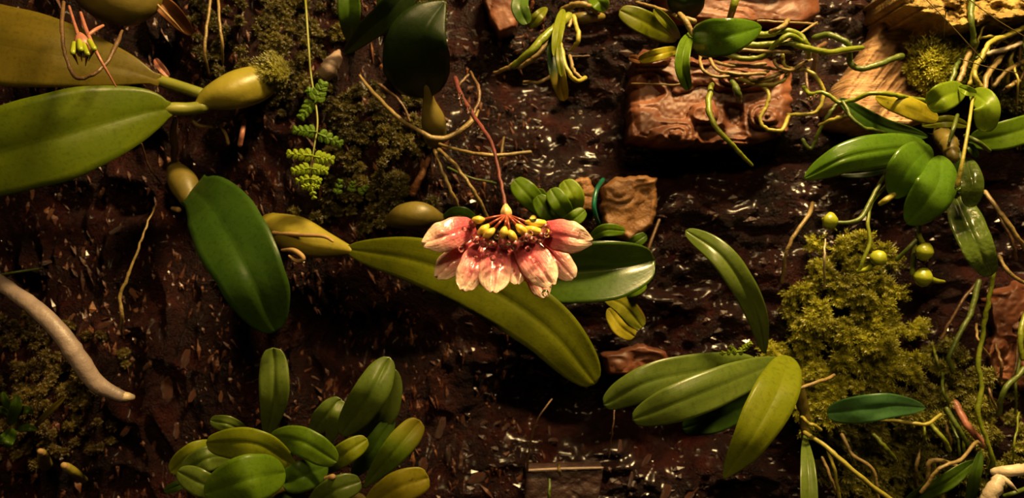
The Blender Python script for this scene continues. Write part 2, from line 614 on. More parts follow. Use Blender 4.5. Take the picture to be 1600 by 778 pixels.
# ------------------------------------------------------------------ the planted wall
# mounds and hollows: (px, py, rx, ry, height in mm)
MOUNDS = [(1320, 500, 120, 120, 13), (1400, 640, 170, 90, 9), (1545, 690, 110, 110, 5), (1462, 105, 60, 55, 9),
          (1560, 120, 70, 110, 7), (400, 90, 90, 110, 8), (590, 250, 130, 130, 7), (90, 600, 150, 130, 8),
          (1400, 90, 110, 110, 3), (1490, 560, 70, 80, 5)]
HOLLOWS = [(870, 140, 130, 100, -15), (570, 540, 170, 85, -19), (1120, 250, 150, 22, -11), (880, 640, 180, 65, -17),
           (180, 320, 140, 50, -8), (470, 30, 40, 40, -4), (1060, 660, 120, 60, -13), (260, 90, 60, 60, -5),
           (1340, 190, 90, 25, -5), (640, 700, 120, 70, -3)]


def wall_h(X, Z):
    """Relief of the wall in mm at X, Z in mm."""
    wx = X + 5 * (vn(X / 11, Z / 11, 31) - .5)
    wz = Z + 5 * (vn(X / 11, Z / 11, 32) - .5)
    k = np.clip((X + 45) / 70, 0, 1)
    k = k * k * (3 - 2 * k)
    h = 5.5 * (fbm(X / 38, Z / 30, 1, 3) - .5)
    left = 5.0 * (1 - np.abs(2 * vn(wx / 6.5, wz / 15, 5) - 1)) ** 1.5 + 2.6 * vn(wx / 2.4, wz / 6, 6) + 1.2 * vn(wx / 1.3, wz / 2.6, 7)
    ter = vn(wx / 17, wz / 5.5, 8) * 5
    ter = np.floor(ter) + np.clip((ter - np.floor(ter)) * 2.2, 0, 1)
    right = 1.15 * ter + 2.6 * vn(wx / 4.2, wz / 2.6, 9) + 1.5 * vn(wx / 1.9, wz / 1.4, 10)
    h = h + left * (1 - k) + right * k - 4.0
    for (px, py, rx, ry, a) in MOUNDS + HOLLOWS:
        cx, cz = (px - 800) * .2, -(py - 389) * .2
        d = ((X - cx) / (rx * .2)) ** 2 + ((Z - cz) / (ry * .2)) ** 2
        h = h + a * np.exp(-d * 1.4)
    return h


xs = np.arange(-280, 280.1, .8)
zs = np.arange(-175, 175.1, .8)
GX, GZ = np.meshgrid(xs, zs)
GH = wall_h(GX, GZ)
V = np.stack([GX.ravel(), -GH.ravel(), GZ.ravel()], 1) * MM
nx, nz = len(xs), len(zs)
I = np.arange(nx * nz).reshape(nz, nx)
F = np.stack([I[:-1, :-1].ravel(), I[:-1, 1:].ravel(), I[1:, 1:].ravel(), I[1:, :-1].ravel()], 1)
wall = mesh_obj('wall_back', V, F, MAT['wall'], recalc=False)
wall['kind'] = 'structure'
wall['label'] = 'dark wet peat and fern fibre wall of the planted case'


def crumbs(n, seed, xr, sx, sz, mat, label):
    """Loose fibre and peat crumbs set into the wall: far too many to count, joined into one part."""
    rg = np.random.default_rng(seed)
    X = rg.uniform(xr[0], xr[1], n)
    Z = rg.uniform(-105, 105, n)
    keep = vn(X / 9, Z / 9, seed) + .3 * rg.random(n) > .55
    X, Z = X[keep], Z[keep]
    n = len(X)
    h = wall_h(X, Z)
    base = np.array([(1, 0, 0), (-1, 0, 0), (0, 1, 0), (0, -1, 0), (0, 0, 1), (0, 0, -1)], float)
    k = (.4 + rg.random(n) ** 2 * 1.3)
    sc = np.stack([sx * k * (.6 + .8 * rg.random(n)), .55 * k, sz * k * (.6 + .8 * rg.random(n))], 1)
    a = rg.normal(0, .45, n)
    v = base[None] * sc[:, None, :] * (.7 + .6 * rg.random((n, 6, 1)))
    x = v[:, :, 0] * np.cos(a)[:, None] - v[:, :, 2] * np.sin(a)[:, None]
    z = v[:, :, 0] * np.sin(a)[:, None] + v[:, :, 2] * np.cos(a)[:, None]
    Vc = np.stack([x + X[:, None], v[:, :, 1] - h[:, None], z + Z[:, None]], 2).reshape(-1, 3) * MM
    tri = np.array([(0, 2, 4), (2, 1, 4), (1, 3, 4), (3, 0, 4), (2, 0, 5), (1, 2, 5), (3, 1, 5), (0, 3, 5)])
    Fc = (np.arange(n)[:, None, None] * 6 + tri[None]).reshape(-1, 3)
    o = mesh_obj('peat_crumbs', Vc, Fc, mat, wall, recalc=False, smooth=False)
    o['kind'] = 'stuff'
    o['label'] = label
    return o


crumbs(5200, 61, (-175, 10), .55, 1.5, MAT['chip_dark'], 'reddish brown fibre splinters in the wall')
crumbs(560, 62, (-175, 0), .7, 1.6, MAT['chip'], 'lighter brown bark splinters in the wall')
crumbs(3600, 63, (-15, 180), 1.3, .7, MAT['crumb_wet'], 'wet dark peat crumbs in the wall')


def surf(px, py):
    """Wall height in mm seen at a pixel."""
    h = 0.0
    for _ in range(4):
        d = CAM_D - h
        h = float(wall_h(np.array((px - 800) / FPX * d), np.array(-(py - 389) / FPX * d)))
    return h


# ------------------------------------------------------------------ bark slabs
def slab(name, outline, h, th, mat, label, cat='bark', kind_relief='terrace', amp=2.0, tilt=(0, 0), seed=0, nb=96, nr=22, jag=2.0, direction=0.0, group=None, edge=3.0):
    o = np.array(outline, float)
    oc = np.vstack([o, o[:1]])
    L = np.concatenate([[0], np.cumsum(np.linalg.norm(np.diff(oc, axis=0), axis=1))])
    s = np.linspace(0, L[-1], nb, endpoint=False)
    bx = np.interp(s, L, oc[:, 0])
    by = np.interp(s, L, oc[:, 1])
    cx, cy = o.mean(0)
    j = (vn(s / 9, s * 0 + seed, 3) - .5) * 2 * jag + (vn(s / 3, s * 0 + seed, 4) - .5) * jag
    rr = np.hypot(bx - cx, by - cy) + 1e-6
    bx = bx + (bx - cx) / rr * j
    by = by + (by - cy) / rr * j
    rings = []
    rad = np.linspace(1, 0.03, nr)
    for k, f in enumerate(rad):
        x = cx + (bx - cx) * f
        y = cy + (by - cy) * f
        if kind_relief == 'terrace':
            n = vn(x / 46 + seed, y / 30 + seed, 41) * 4.2 + .5 * vn(x / 17, y / 12 + seed, 42)
            fl = np.floor(n)
            rel = fl + np.clip((n - fl) * 2.4, 0, 1) - .35 * (n - fl)
            rel = rel / 3.5 + .05 * vn(x / 5, y / 5, 43)
        elif kind_relief == 'fibre':
            ca, sa = math.cos(direction), math.sin(direction)
            a = x * ca + y * sa
            b = -x * sa + y * ca
            rel = .6 * vn(a / 60 + seed, b / 7, 44) + .3 * vn(a / 25, b / 2.6, 45) + .5 * vn(x / 40, y / 40, 46)
        else:
            rel = fbm(x / 16 + seed, y / 14, 47, 4) * 1.3
        hh = h + tilt[0] * (x - cx) / 100 + tilt[1] * (y - cy) / 100 + amp * (rel - .5)
        hh = hh - edge * max(0.0, (f - .86) / .14) ** 2
        rings.append(np.stack([x, y, hh], 1))
    back = rings[0].copy()
    back[:, 2] = np.minimum(back[:, 2] - .5, h - th)
    ringsW = [PA(back)] + [PA(r) for r in rings]
    # the back ring keeps the world outline of the front edge
    d_f = (CAM_D - rings[0][:, 2])
    fw = PA(rings[0])
    fw[:, 1] = -back[:, 2] * MM
    ringsW[0] = fw
    Vv = np.vstack(ringsW)
    ob = mesh_obj(name, Vv, ring_faces(nr + 1, nb), mat)
    tag(ob, label, cat, group)
    return ob


slab('bark_piece', [(990, 92), (1003, 76), (1060, 88), (1130, 96), (1200, 92), (1236, 110), (1237, 160), (1232, 205), (1190, 222), (1110, 226), (1040, 224), (988, 214), (984, 150)],
     8, 14, MAT['bark_red'], 'reddish cork bark slab with wavy layers, below the tangled roots', amp=9, tilt=(0, 4), seed=3, nr=64, nb=240)
slab('bark_piece', [(1022, -14), (1100, -30), (1200, -30), (1278, -14), (1280, 20), (1262, 36), (1200, 34), (1120, 34), (1040, 24)],
     9, 14, MAT['bark_red'], 'reddish bark strip behind the large flat leaf and straw roots', amp=4, seed=9)
slab('bark_chunk', [(944, 292), (962, 276), (1000, 274), (1026, 278), (1026, 320), (1020, 352), (985, 378), (950, 362), (938, 330)],
     12, 14, MAT['bark_tan'], 'light tan bark chunk beside the teal wire loop', amp=3.2, seed=5)
slab('bark_chunk', [(880, 282), (918, 276), (934, 300), (928, 330), (900, 330), (882, 310)],
     8, 10, MAT['bark_tan'], 'small brown bark chunk behind the rounded seedling leaves', amp=2.5, seed=15, nb=60, nr=14)
slab('wood_log', [(1312, 150), (1330, 120), (1360, 66), (1380, 20), (1440, 28), (1500, 40), (1520, 90), (1500, 150), (1450, 190), (1380, 205), (1316, 190)],
     14, 20, MAT['log'], 'brown weathered wood block with diagonal grain, under the bright moss tuft', 'wood', 'fibre', amp=4.5, tilt=(1.5, 7), seed=2, direction=math.radians(-52), nb=140, nr=34)
slab('rotten_wood', [(1392, -20), (1460, -40), (1560, -44), (1640, -30), (1640, 14), (1590, 30), (1540, 34), (1505, 44), (1480, 36), (1455, 24), (1420, 12)],
     26, 24, MAT['rotten'], 'crumbling yellow rotten wood chunk above the brown wood block', 'wood', 'lump', amp=8, tilt=(0, 16), seed=6, jag=5, nb=140, nr=30)
slab('bark_piece', [(1546, 470), (1590, 440), (1650, 430), (1660, 620), (1600, 610), (1556, 600), (1540, 560), (1552, 520)],
     8, 12, MAT['bark_red'], 'reddish bark slab behind the long hanging green roots', amp=9, tilt=(0, 2), seed=12, nb=160, nr=40)
slab('bark_piece', [(752, -10), (800, -20), (812, 10), (808, 44), (780, 52), (765, 30)],
     6, 10, MAT['bark_red'], 'small dark red bark piece above the drooping green roots', amp=3, seed=22, nb=60, nr=14)
ledge = slab('ledge_board', [(822, 735), (880, 732), (942, 731), (940, 752), (930, 800), (820, 800)],
     7, 14, MAT['ledge'], 'thin dark ledge board with a pale lit upper edge', 'board', 'lump', amp=1.0, seed=8, jag=.8, edge=.3)
tube(ledge, [(824, 735, 7.5), (880, 732.5, 8), (941, 731, 7.5)], [2.2, 2.4, 2], MAT['stone'], 'lit_edge_strip', label='pale strip standing in for the lit upper edge')  # light caught along the board's top edge, put in as a pale coloured strip
slab('bark_chunk', [(940, 556), (1000, 540), (1040, 548), (1050, 575), (1000, 585), (950, 584)],
     5, 9, MAT['bark_red'], 'dark brown bark chunk between the broad leaves and green strap leaves', amp=4, seed=31, nb=60, nr=14)


# ------------------------------------------------------------------ moss (uncountable shoots, one object for each patch)
def moss_patch(label, blobs, size, mat, seed, name='moss_patch', up=.5, leaflets=12, spread=1.0, gap=.42, dens=1.6):
    """blobs: (px, py, rx, ry, count)."""
    rg = np.random.default_rng(seed)
    C = []
    per = 20
    for (px, py, rx, ry, n) in blobs:
        n = max(8, int(n * dens / per))
        a = rg.random(n) * 2 * math.pi
        r = np.sqrt(rg.random(n)) * (1 + .3 * (vn(a * 2.2, a * 0 + seed, 3) - .5) * 2)
        C.append(np.stack([px + rx * r * np.cos(a), py + ry * r * np.sin(a)], 1))
    C = np.vstack(C)
    # clumpy: drop some by noise
    keep = vn(C[:, 0] / 16, C[:, 1] / 16, seed) + .35 * rg.random(len(C)) > gap
    C = C[keep]
    h = np.zeros(len(C))
    for _ in range(4):
        d = CAM_D - h
        X = (C[:, 0] - 800) / FPX * d
        Z = -(C[:, 1] - 389) / FPX * d
        h = wall_h(X, Z)
    rise = size * (.1 + 1.0 * rg.random(len(C)) ** 1.5)
    cs = .7 + .6 * rg.random(len(C))
    B = np.repeat(np.stack([X, -h - rise, Z], 1), per, 0)
    cs = np.repeat(cs, per)
    n = len(B)
    ax = rg.normal(0, 1, (n, 3))
    ax[:, 1] = -np.abs(ax[:, 1]) - .15
    ax[:, 2] += up
    ax /= np.linalg.norm(ax, axis=1)[:, None]
    ln = size * (.45 + .35 * rg.random(n)) * cs
    t1 = np.cross(ax, np.array([.3, .2, .9]))
    t1 /= np.linalg.norm(t1, axis=1)[:, None]
    t2 = np.cross(ax, t1)
    vs, nleaf = [], leaflets
    for k in range(nleaf):
        f = .18 + .82 * k / (nleaf - 1)
        ang = k * 2.4 + rg.random(n) * .6
        dirn = t1 * np.cos(ang)[:, None] + t2 * np.sin(ang)[:, None]
        b = B + ax * (ln * f)[:, None]
        ll = (min(size, 3.4) * .42 * spread * (1.15 - .65 * f))
        tip = b + dirn * ll + ax * ll * (.35 + .6 * f)
        side = np.cross(dirn, ax) * ll * .22
        midp = b + (tip - b) * .45
        vs.append(np.stack([b, midp + side, tip, midp - side], 1))
    Vq = np.stack(vs, 1).reshape(-1, 3)
    q = np.arange(len(Vq)).reshape(-1, 4)
    ob = mesh_obj(name, Vq * MM, q, mat, recalc=False, smooth=False)
    tag(ob, label, 'moss', kind='stuff')
    return ob


moss_patch('bright yellow green moss mound beside the strap-leaved orchid',
           [(1320, 470, 95, 85, 1500), (1310, 560, 110, 70, 1500), (1270, 620, 60, 40, 400), (1400, 545, 50, 45, 300)], 5.0, MAT['moss_bright'], 1, leaflets=18, gap=.52)
moss_patch('straggling olive moss hanging below the dark pointed leaf', [(1380, 665, 130, 50, 1500), (1480, 610, 70, 60, 900), (1350, 730, 90, 40, 500)], 4.4, MAT['moss_olive'], 2, leaflets=16, gap=.5)
moss_patch('dark olive moss around the thick pale root fork', [(1545, 690, 70, 90, 800), (1500, 740, 110, 40, 700)], 3.2, MAT['moss_olive'], 3)
moss_patch('tangled dark moss among the roots beside the yellow rotten wood', [(1560, 90, 60, 80, 1500), (1580, 190, 40, 50, 500)], 3.6, MAT['moss_olive'], 5)
moss_patch('dull olive moss around the dangling brown threads', [(400, 60, 95, 90, 1700), (470, 120, 60, 80, 500), (440, 150, 40, 40, 260), (505, 30, 40, 50, 400)], 2.6, MAT['moss_dim'], 6)
moss_patch('dim green moss on the wall beside the fern frond', [(590, 220, 90, 110, 1800), (560, 320, 110, 45, 800), (655, 30, 50, 35, 300)], 2.8, MAT['moss_dim'], 7)
moss_patch('brownish moss under the thick pale root', [(70, 560, 120, 80, 1500), (120, 650, 110, 60, 1000), (40, 690, 70, 50, 300)], 2.5, MAT['moss_brown'], 8)
moss_patch('sparse dark moss at the ledge board', [(880, 765, 30, 22, 160)], 2.2, MAT['moss_dim'], 9)


def moss_on(label, px, py, rx, ry, n, hb, hp, size, mat, seed):
    """A cushion of moss standing on a wood block (its own dome)."""
    rg = np.random.default_rng(seed)
    a = rg.random(n) * 2 * math.pi
    r = np.sqrt(rg.random(n))
    x = px + rx * r * np.cos(a)
    y = py + ry * r * np.sin(a)
    h = hb + (hp - hb) * (1 - r ** 2)
    B = PA(np.stack([x, y, h], 1)) / MM
    ax = np.stack([(x - px) / rx * .7 + rg.normal(0, .3, n), -np.ones(n), -(y - py) / ry * .7 + .35 + rg.normal(0, .3, n)], 1)
    ax /= np.linalg.norm(ax, axis=1)[:, None]
    t1 = np.cross(ax, np.array([.3, .2, .9]))
    t1 /= np.linalg.norm(t1, axis=1)[:, None]
    t2 = np.cross(ax, t1)
    ln = size * (.6 + .9 * vn(x / 9, y / 9, seed))
    vs = []
    for k in range(14):
        f = .1 + .9 * k / 13
        ang = k * 2.4 + rg.random(n) * .6
        dirn = t1 * np.cos(ang)[:, None] + t2 * np.sin(ang)[:, None]
        b = B + ax * (ln * f)[:, None]
        ll = min(size, 3.4) * .42 * (1.15 - .6 * f)
        tip = b + dirn * ll + ax * ll * (.35 + .6 * f)
        side = np.cross(dirn, ax) * ll * .22
        mp = b + (tip - b) * .45
        vs.append(np.stack([b, mp + side, tip, mp - side], 1))
    Vq = np.stack(vs, 1).reshape(-1, 3)
    ob = mesh_obj('moss_patch', Vq * MM, np.arange(len(Vq)).reshape(-1, 4), mat, recalc=False, smooth=False)
    tag(ob, label, 'moss', kind='stuff')


moss_on('small green moss cushion growing on the root end of the yellow pseudobulb', 424, 116, 24, 22, 260, 13, 20, 2.6, MAT['moss_olive'], 14)
moss_on('bright yellow green moss tuft growing on the brown wood block', 1464, 108, 46, 44, 420, 15, 22, 4.4, MAT['moss_bright'], 4)

# ------------------------------------------------------------------ water drops (shared mesh)
bm = bmesh.new()
bmesh.ops.create_icosphere(bm, subdivisions=3, radius=1)
DROP = bpy.data.meshes.new('water_drop')
bm.to_mesh(DROP)
bm.free()
DROP.polygons.foreach_set('use_smooth', np.ones(len(DROP.polygons), dtype=bool))
DROP.materials.append(MAT['water'])


def drop(parent, x, y, h, r, sz=1.0, flat=.8):
    o = bpy.data.objects.new('water_drop', DROP)
    COL.objects.link(o)
    o.parent = parent
    o.location = P(x, y, h) - BASE[parent]
    k = r * .2 * MM * (CAM_D - h) / CAM_D
    o.scale = (k, k * flat, k * sz)
    return o


# ------------------------------------------------------------------ the flower umbel
fl = thing('orchid_flower', 'drooping fan of pink and cream petals hanging on a thin red stem, wet with drops', 'flower', (792, 333, 60))
stem = tube(fl, [(712, 122, 12), (722, 152, 24), (745, 188, 34), (768, 224, 45), (778, 265, 53), (786, 302, 58), (791, 328, 60)],
            [3.5, 4.2, 4.0, 3.2, 2.8, 3.2, 4.5], MAT['stem_maroon'], 'stem', jit=1.0)
for (x, y, h, r) in [(719, 150, 29, 4), (722, 160, 31, 4.5), (733, 172, 35, 4.5), (747, 200, 40, 3), (752, 208, 43, 3)]:
    drop(stem, x, y, h, r, 1.3)
tube(fl, [(790, 322, 60), (791, 332, 61), (792, 342, 60)], [4, 8.5, 6], MAT['column_pale'], 'hub', ridge=.2, sides=15)
PETALS = [  # axis base, tip, half width, heights, notch
    ((742, 352), (667, 379), 25, (61, 66, 67), .32), ((742, 376), (685, 430), 21, (58, 61, 62), .30),
    ((755, 382), (724, 451), 23, (62, 67, 69), .16), ((777, 382), (770, 454), 26, (63, 68, 70), .16),
    ((802, 386), (808, 443), 16, (61, 64, 66), .12), ((813, 394), (826, 440), 10, (60, 62, 64), .1),
    ((824, 404), (852, 463), 18, (58, 61, 63), .12),
    ((811, 374), (862, 444), 26, (62, 67, 69), .16), ((842, 376), (896, 434), 20, (59, 62, 63), .08),
    ((843, 361), (917, 376), 26, (61, 65, 66), .34)]
for (b0, b1, w, hs, nt2) in PETALS:
    mx_, my_ = (b0[0] + b1[0]) / 2, (b0[1] + b1[1]) / 2
    leaf(fl, [(b0[0], b0[1], hs[0]), (mx_, my_, hs[1]), (b1[0], b1[1], hs[2])], w, MAT['petal'], 'petal', p=.40, q=.34,
         fold=0, cup=-.5, groove=.6, th=.5, stalk=.45, endw=.34, notch=nt2, wob=.02, nu=34, nv=18)
COLS = [((756, 343), (742, 344)), ((763, 352), (750, 364)), ((772, 358), (759, 369)), ((789, 355), (786, 369)),
        ((796, 361), (803, 373)), ((807, 352), (819, 362)), ((822, 356), (842, 362)), ((822, 347), (849, 349))]
for i, (a, b) in enumerate(COLS):
    hb = 64 + 1.5 * (1 - abs(i - 3.5) / 3.5) * 3
    tube(fl, [(792, 336, 61), ((792 + a[0]) / 2, (336 + a[1]) / 2 - 1, hb), (a[0], a[1], hb)], [2.2, 1.9, 2.4], MAT['stem_red'], 'pedicel')
    tube(fl, [(a[0], a[1], hb), ((a[0] + b[0]) / 2, (a[1] + b[1]) / 2, hb + .8), (b[0], b[1], hb)], [3.0, 6.4, 5.6], MAT['column'], 'column', sides=14, ridge=.06)
    dx, dy = b[0] - a[0], b[1] - a[1]
    dl = math.hypot(dx, dy)
    ex, ey = b[0] + dx / dl * 4, b[1] + dy / dl * 4 + 3
    tube(fl, [(b[0], b[1], hb - 1), (ex, ey + 3, hb), (ex + dx / dl * 3, ey + 9, hb - 2)], [5, 7, 4], MAT['maroon'], 'lip', sides=12, ridge=.12)
for (x, y) in [(744, 374), (770, 382), (790, 384), (812, 378), (830, 374), (856, 364)]:
    tube(fl, [(x - 5, y - 3, 63), (x, y, 66), (x + 5, y + 4, 63)], [4, 6.5, 4], MAT['maroon'], 'lip', sides=10, ridge=.15)
rg_b = random.Random(3)
DR = [(776, 370, 4.5), (767, 380, 4), (745, 378, 3.5), (756, 382, 6), (738, 373, 4), (784, 384, 4), (794, 379, 5), (803, 386, 5.5), (816, 374, 4.5),
      (822, 373, 4), (829, 364, 4.5), (836, 373, 4), (852, 360, 7), (854, 367, 4.5), (844, 377, 3.5), (725, 358, 4), (720, 389, 5.5),
      (770, 403, 5), (825, 389, 5), (833, 407, 5), (852, 458, 6), (833, 342, 6), (762, 398, 2.5), (744, 402, 2.5), (736, 415, 3), (782, 398, 2.5), (840, 425, 3)]
for (x, y, r) in DR:
    drop(fl, x, y, 69.5, r)
for k in range(26):      # fine beads over the petals
    b0, b1, w, hs, _ = PETALS[k % len(PETALS)]
    f = rg_b.uniform(.3, .85)
    sx_ = rg_b.uniform(-.45, .45) * w
    ln_ = math.hypot(b1[0] - b0[0], b1[1] - b0[1])
    nx_, ny_ = (b1[1] - b0[1]) / ln_, -(b1[0] - b0[0]) / ln_
    drop(fl, b0[0] + (b1[0] - b0[0]) * f + nx_ * sx_, b0[1] + (b1[1] - b0[1]) * f + ny_ * sx_, float(np.interp(f, (0, .5, 1), hs)) - .1, rg_b.uniform(1.4, 2.6), flat=.6)

# ------------------------------------------------------------------ big orchid of the upper left
A = thing('broad_leaf_orchid', 'orchid with two very broad leaves growing from one yellow pseudobulb', 'orchid', (425, 135, 12))
leaf(A, [(268, 170, 27), (225, 176, 31), (150, 196, 40), (60, 222, 45), (-60, 255, 46), (-175, 285, 40)], 72, MAT['green_broad'], p=.55, q=.55, fold=.22, cup=-.3, roll=-8, groove=.5, th=1.2, nu=40, stalk=.15)
leaf(A, [(250, 126, 22), (200, 110, 25), (120, 92, 28), (50, 78, 30), (-60, 60, 30), (-200, 40, 26)], 64, MAT['olive_dim'], p=.8, q=.5, fold=.1, cup=-.3, groove=.2, th=1.2, nu=40, stalk=.16, roll=6)
tube(A, [(318, 167, 23), (295, 170, 24), (268, 170, 26), (250, 173, 26)], [10, 10, 10, 7], MAT['petiole'], 'petiole')
tube(A, [(316, 147, 21), (295, 140, 21), (262, 130, 20.5), (228, 119, 21)], [9, 9, 9.5, 8], MAT['petiole'], 'petiole')
tube(A, [(312, 165, 23), (330, 154, 22), (368, 142, 20), (405, 130, 15), (428, 120, 11)], [9, 19, 29, 27, 14], MAT['bulb'], 'pseudobulb', sides=20, ridge=.03, n=30)
tube(A, [(298, 182, 22), (308, 195, 20), (330, 198, 16)], 3, MAT['root_tan'], 'root')
tube(A, [(345, 197, 14), (353, 210, 13), (357, 224, 12)], 2.6, MAT['root_tan'], 'root')
tube(A, [(275, 185, 22), (272, 215, 16), (274, 262, 8)], [4, 6, 5], MAT['root_brown'], 'root', jit=1.5)
tube(A, [(222, 225, 20), (234, 262, 12), (262, 300, 6)], 1.5, MAT['root_brown'], 'root', jit=1)

Bf = thing('small_flower', 'tiny pink hooded flower with yellow tips over a broad leaf', 'flower', (118, 30, 40))
tube(Bf, [(108, 10, 34), (116, 36, 46), (122, 54, 52)], [2, 2.4, 3], MAT['stem_pink'], 'stem')
tube(Bf, [(125, 54, 53), (127, 62, 54), (129, 72, 54), (129, 80, 53)], [4, 10, 14, 10], MAT['stem_pink'], 'hood', sides=16, ridge=.05)
for (a, b) in (((116, 68), (114, 82)), ((124, 64), (126, 77)), ((132, 70), (137, 84)), ((140, 64), (147, 76))):
    tube(Bf, [(a[0], a[1], 56), (b[0], b[1], 58)], [4, 4.6], MAT['bud'], 'column')
    tube(Bf, [(b[0], b[1] + 1, 57.5), (b[0] + (130 - b[0]) * .25, b[1] + 9, 57), (b[0] + (130 - b[0]) * .5, b[1] + 19, 55)], [3, 2, .6], MAT['maroon'], 'lip')
tube(Bf, [(126, 20, 44), (136, 50, 50), (154, 88, 55), (181, 135, 52)], [2.4, 3.2, 2.6, 1.2], MAT['stem_pink'], 'spur')
tube(Bf, [(139, 54, 51), (150, 46, 49), (161, 40, 46)], [3, 3, 2.2], MAT['stem_pink'], 'bract')
tag(tube(None, [(100, 4, 36), (97, 40, 42), (100, 75, 46), (108, 104, 48), (118, 121, 49), (130, 122, 49), (152, 112, 48), (172, 90, 45), (185, 62, 40), (191, 48, 36)],
         [3, 3, 3, 3.2, 3.4, 3.4, 3, 3, 3.2, 2], MAT['root_brown'], 'aerial_root', jit=.8), 'brown root bent in a U over the broad olive leaf', 'root')
C = thing('shaded_orchid', 'shaded olive pseudobulb with a dried brown sheath', 'orchid', (190, -20, 14))
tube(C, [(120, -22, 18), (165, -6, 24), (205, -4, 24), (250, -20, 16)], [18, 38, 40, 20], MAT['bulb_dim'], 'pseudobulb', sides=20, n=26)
leaf(C, [(236, -8, 20), (262, 14, 20), (300, 54, 10)], 15, MAT['dry'], 'sheath', p=.4, q=.5, fold=.6)
tube(C, [(245, 6, 23), (268, 30, 22), (286, 50, 16)], [1.5, 2, 1], MAT['dry_pale'], 'sheath_edge')
tag(leaf(None, [(242, 92, 6), (250, 104, 8), (264, 120, 8)], 6, MAT['stem_pink'], 'dead_sheath', p=.3, q=.4, fold=.8), 'small pink dead sheath above a broad leaf stalk', 'leaf')

# dark leaf orchid
D = thing('dark_leaf_orchid', 'orchid with a single dark green leaf hanging from a round brown pseudobulb', 'orchid', (285, 275, 8))
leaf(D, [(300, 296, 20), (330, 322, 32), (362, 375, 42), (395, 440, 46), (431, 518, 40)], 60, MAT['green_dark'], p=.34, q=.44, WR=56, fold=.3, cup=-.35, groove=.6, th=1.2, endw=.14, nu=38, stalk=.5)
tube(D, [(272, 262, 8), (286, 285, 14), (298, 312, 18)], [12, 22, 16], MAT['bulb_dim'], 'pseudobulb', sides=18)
tube(D, [(270, 326, 12), (279, 328, 16)], [3.5, 4.5], MAT['dry_pale'], 'bract')

# central leaf
E = thing('long_leaf_orchid', 'orchid with one long olive leaf slanting behind the pink flower', 'orchid', (430, 365, 8))
leaf(E, [(540, 389, 27), (640, 405, 40), (720, 432, 47), (800, 472, 51), (870, 527, 51), (930, 600, 47)], 47, MAT['olive'], p=.55, q=.40, fold=.2, cup=-.3, groove=.6, th=1.1, endw=.08, nu=44)
tube(E, [(425, 352, 12), (465, 368, 18), (505, 382, 22), (548, 391, 27)], [20, 30, 22, 7], MAT['bulb'], 'pseudobulb', sides=20, n=28, ridge=.03)
tube(E, [(428, 364, 20), (470, 367, 26), (505, 369, 28), (520, 377, 28)], [4, 3.4, 3.2, 2], MAT['dry_pale'], 'sheath_edge')
tube(E, [(441, 391, 22), (458, 391, 25), (470, 398, 26), (474, 405, 26), (464, 408, 25), (452, 400, 25)], [2.5, 4, 4, 3.5, 3.5, 2], MAT['dry_pale'], 'sheath_tip')

# leaf behind the flower
G = thing('keeled_leaf_orchid', 'orchid leaf folded along its midrib, green and glossy, behind the flower', 'orchid', (760, 430, 20))
leaf(G, [(758, 432, 22), (850, 428, 34), (950, 421, 39), (1023, 407, 38)], 46, MAT['green_keel'], p=.5, q=.36, WR=50, fold=1.1, cup=-.5, groove=1.0, th=1.4, endw=.1, nu=36, nv=18)
tube(G, [(880, 478, 32), (877, 500, 24), (872, 520, 14)], 2.6, MAT['root_dark_green'], 'root')

# seedlings
S = thing('seedling_orchid', 'seedling rosette of small rounded bright leaves above the flower', 'orchid', (872, 352, 12))
for pts, w, m in [([(856, 336, 20), (826, 306, 27), (803, 281, 26)], 19, 'green'), ([(852, 334, 16), (836, 296, 20)], 15, 'green'),
                  ([(874, 352, 26), (856, 332, 31), (839, 306, 31)], 16, 'green'), ([(893, 338, 18), (896, 310, 24), (881, 282, 23)], 18, 'lime'),
                  ([(892, 345, 28), (876, 320, 34), (860, 295, 33)], 16, 'green'), ([(874, 350, 30), (895, 343, 35), (914, 328, 34)], 12, 'green')]:
    leaf(S, pts, w, MAT[m], p=.5, q=.36, fold=.2, cup=-.3, groove=.25, th=.9, nu=22)
S2 = thing('seedling_orchid', 'scattered small leaves of a seedling peeping out behind the folded glossy leaf', 'orchid', (960, 400, 10))
for pts, w, m in [([(918, 376, 22), (944, 360, 27), (977, 361, 26)], 10, 'green'), ([(974, 388, 18), (990, 380, 24), (1010, 367, 24)], 10, 'green_mid'),
                  ([(955, 462, 20), (985, 456, 27), (1010, 444, 26)], 10, 'green'), ([(944, 464, 22), (975, 478, 26), (1004, 512, 24)], 17, 'scorched'),
                  ([(950, 482, 14), (970, 510, 18), (992, 526, 18)], 15, 'yellow')]:
    leaf(S2, pts, w, MAT[m], p=.5, q=.36, fold=.2, cup=-.2, groove=.25, th=.9, nu=22)
tag(tube(None, [(942, 281, 12), (932, 297, 17), (928, 320, 19), (931, 338, 17), (935, 349, 12)], 3.6, MAT['plastic'], 'garden_wire'), 'teal plastic coated wire loop beside the tan bark chunk', 'wire')
tag(tube(None, [(1030, 344, 10), (1018, 375, 13), (1009, 402, 14)], 2.6, MAT['root_brown'], 'twig'), 'thin straight brown twig at the tip of the folded leaf', 'twig')

